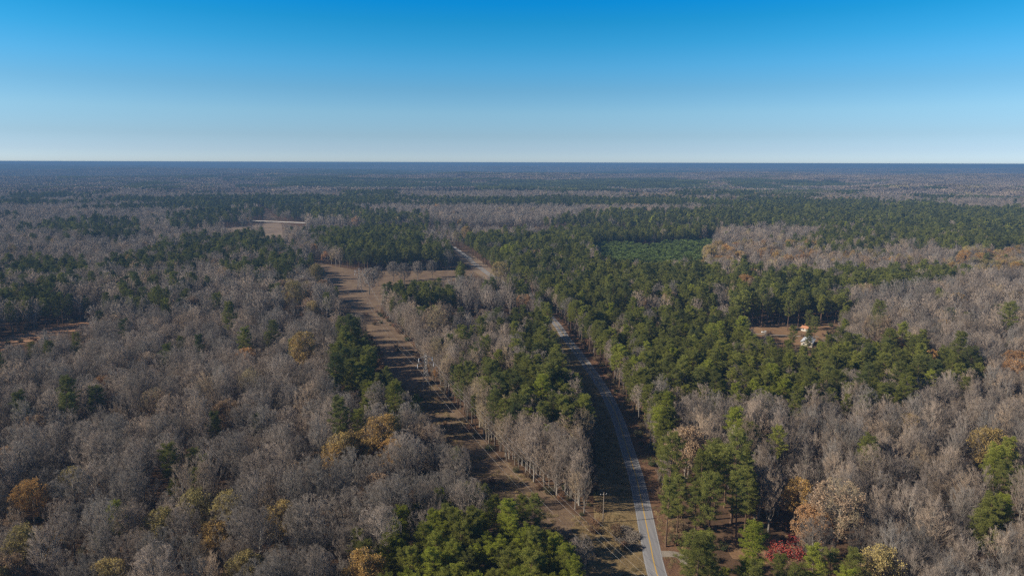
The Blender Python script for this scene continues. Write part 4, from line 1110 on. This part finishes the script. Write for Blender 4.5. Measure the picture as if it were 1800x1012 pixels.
# ------------------------------------------------------------------ buildings and vehicles
def house(name, loc, rz, w, d, h, rise, roofm, wallm, label, cat, chimney=False, porch=False):
    t = empty(name, loc, rz); tag(t, label, cat)
    wb = MB(); wb.prism([(-w / 2, 0), (w / 2, 0), (w / 2, h), (0, h + rise * .97), (-w / 2, h)], -d / 2, d / 2); wb.build('wall', wallm, t)
    ov = .5; k = rise / (w / 2); rb = MB()
    for s in (-1, 1):
        a = (0, h + rise + .02); b = (s * (w / 2 + ov), h - k * ov + .02)
        pts = [a, b, (b[0], b[1] + .14), (a[0], a[1] + .16)]
        rb.prism(pts if s > 0 else pts[::-1], -d / 2 - ov, d / 2 + ov)
    n = int(d / .9)
    for j in range(n + 1):
        y = -d / 2 - ov + .1 + (d + 2 * ov - .2) * j / n
        for s in (-1, 1): rb.bar((s * .05, y, h + rise + .18), (s * (w / 2 + ov), y, h - k * ov + .18), .04, None, 3)
    roof = rb.build('roof', roofm, t)
    if chimney: MB().box((w * .2, d * .2, h + rise * .6 + .9), (.8, .8, 2.2)).build('chimney', M['brick'], roof)
    MB().box((w / 2 + .03, -d * .1, 1.05), (.08, 1.0, 2.1)).build('door', M['whitepaint'], t)
    for s in (-1, 1):
        for yy in (-d * .33, d * .12, d * .36):
            if s > 0 and abs(yy + d * .1) < 1.2: continue
            wn_ = MB().box((s * (w / 2 + .02), yy, 1.6), (.07, 1.1, 1.2)).build('window', M['whitepaint'], t)
            MB().box((s * (w / 2 + .05), yy, 1.6), (.06, .9, 1.0)).build('pane', M['glass'], wn_)
    for xx in (-w * .25, w * .25):
        wn_ = MB().box((xx, -d / 2 - .02, 1.6), (1.1, .07, 1.2)).build('window', M['whitepaint'], t)
        MB().box((xx, -d / 2 - .05, 1.6), (.9, .06, 1.0)).build('pane', M['glass'], wn_)
    if porch:
        pr_ = MB().box((0, -d / 2 - 1.9, h - .1), (w * .8, 2.6, .12)).build('porch_roof', roofm, t)
        for xx in (-w * .38, 0, w * .38): MB().bar((xx, -d / 2 - 3.0, 0), (xx, -d / 2 - 3.0, h - .16), .08, None, 6).build('porch_post', M['whitepaint'], t)
    return t
# small trees with crimson leaves where the yard meets the woods
for i, (px_, py_, h_, w_, lb) in enumerate(((1395, 962, 4.6, 4.6, 'tallest crimson leafed tree at the back of the shaded yard'), (1372, 972, 3.6, 6.5, 'low spreading crimson tree in the middle of the shaded yard'),
                                       (1404, 982, 4.0, 4.6, 'crimson tree at the near right edge of the shaded yard'), (1356, 983, 3.4, 4.2, 'small crimson tree at the near left edge of the shaded yard'),
                                       (1386, 976, 2.6, 4.4, 'lowest crimson bush between the other red trees in the yard'))):
    tv, iv, cv, tips, g = bare_model(900 + i, h_, w_, .12, False, 1)
    lv = leaves(g, tips, 420, .38); p0 = gpt(px_, py_); e = empty('red_leafed_tree', (p0[0], p0[1], 0)); tag(e, lb, 'red tree', 'crimson leafed trees in the yard')
    V, F = join([iv, cv, lv]); me = mesh_np('crown', V, F, [M['bark'], M['crimson']], np.concatenate([np.zeros(len(iv[1]) + len(cv[1])), np.ones(len(lv[1]))]))
    for nm_, m_ in (('trunk', mesh_np('trunk', *tv, [M['bark']])), ('crown', me)):
        c = obj(nm_, m_, e); c['tint'] = .3 + .15 * i
p0 = gpt(1421, 604); house('shed', (p0[0], p0[1], 0), R(-32), 7.0, 12.0, 3.0, 1.7, M['whiteroof'], M['siding'], 'gabled shed with pale metal roof among pines beside the orange yard', 'shed')
p0 = gpt(1417, 580); house('brick_cottage', (p0[0], p0[1], 0), R(35), 4.0, 5.0, 2.5, 1.1, M['brick'], M['siding'], 'small orange brick cottage in the sunlit yard behind the pale shed', 'cottage', chimney=True)
def car(loc, rz, paint, label):
    t = empty('parked_car', loc, rz); tag(t, label, 'car')
    MB().prism([(-2.2, .35), (2.2, .35), (2.25, .75), (2.1, .95), (1.1, 1.02), (-2.0, 1.05), (-2.25, .8)], -.88, .88).build('body', paint, t)
    MB().prism([(1.0, 1.03), (.35, 1.5), (-1.2, 1.52), (-1.8, 1.06)], -.74, .74).build('cabin', M['glass'], t)
    MB().box((-.45, 0, 1.54), (1.5, 1.36, .05)).build('roof', paint, t)
    for x in (-1.35, 1.35):
        for s in (-1, 1):
            wh = MB().bar((x, s * .72, .34), (x, s * .92, .34), .34, None, 16).build('wheel', M['rubber'], t)
            MB().bar((x, s * .915, .34), (x, s * .94, .34), .2, None, 12).build('rim', M['steel'], wh)
    for s in (-1, 1): MB().box((2.24, s * .6, .74), (.06, .36, .16)).build('headlight', M['porcelain'], t)
p0 = gpt(1403, 579); car((p0[0], p0[1], .03), R(200), M['darkpaint'], 'dark parked car in the orange yard beside the brick cottage')
p0 = gpt(1345, 584); car((p0[0], p0[1], .03), R(170), M['whitepaint'], 'white parked car on the dirt track left of the yard')
# cut brush heaped beside the road
for i, (px_, py_, s_) in enumerate(((1098, 930, 0.8), (1112, 944, 1.1), (1094, 950, 0.8), (1116, 962, 0.8))):
    g = np.random.default_rng(300 + i); n_ = 420
    a = g.uniform(0, 6.28, n_); r_ = np.sqrt(g.uniform(0, 1, n_)); C = np.column_stack([r_ * np.cos(a) * 3.2, r_ * np.sin(a) * 2.2, g.uniform(0, 1, n_) * (0.9 - .6 * r_ ** 2)])
    dd = unit(g.normal(0, 1, (n_, 3)) * [1, 1, .3]); me = mesh_np('brush_pile', *tubes(C - dd * g.uniform(.4, 1.3, (n_, 1)), C + dd * .6, .06, .02, n=4), [M['bark']])
    p0 = gpt(px_, py_); o = obj('brush_pile', me, None, (p0[0], p0[1], .25), i * 1.1); o.scale = (s_,) * 3; o['tint'] = .8
    tag(o, ('pale heap of cut branches on the grass, farthest up the road', 'largest pale heap of cut branches beside the road', 'pale heap of cut branches farthest from the road', 'pale heap of cut branches nearest the bottom of the verge')[i], 'brush pile', 'heaps of cut brush beside the road')

# ------------------------------------------------------------------ air
def build_haze():
    s = 36000.0; z0 = float(GROUND_MIN) - 3.0; z1 = 121.0
    b = MB().box((0, 0, (z0 + z1) / 2), (2 * s, 2 * s, z1 - z0))
    m = bpy.data.materials.new('air'); m.use_nodes = True; nt = m.node_tree; nt.nodes.clear()
    out = nt.nodes.new('ShaderNodeOutputMaterial'); v = nt.nodes.new('ShaderNodeVolumePrincipled')
    v.inputs['Color'].default_value = HAZE_COL + (1,); v.inputs['Density'].default_value = HAZE_DEN
    v.inputs['Anisotropy'].default_value = 0.0
    nt.links.new(v.outputs[0], out.inputs['Volume'])
    o = b.build('haze', m); tag(o, kind='stuff', label='thin blue haze lying over the distant woods', cat='haze')
HAZE_COL = (0.165, 0.32, 0.56); HAZE_DEN = 1.7e-4
build_haze()
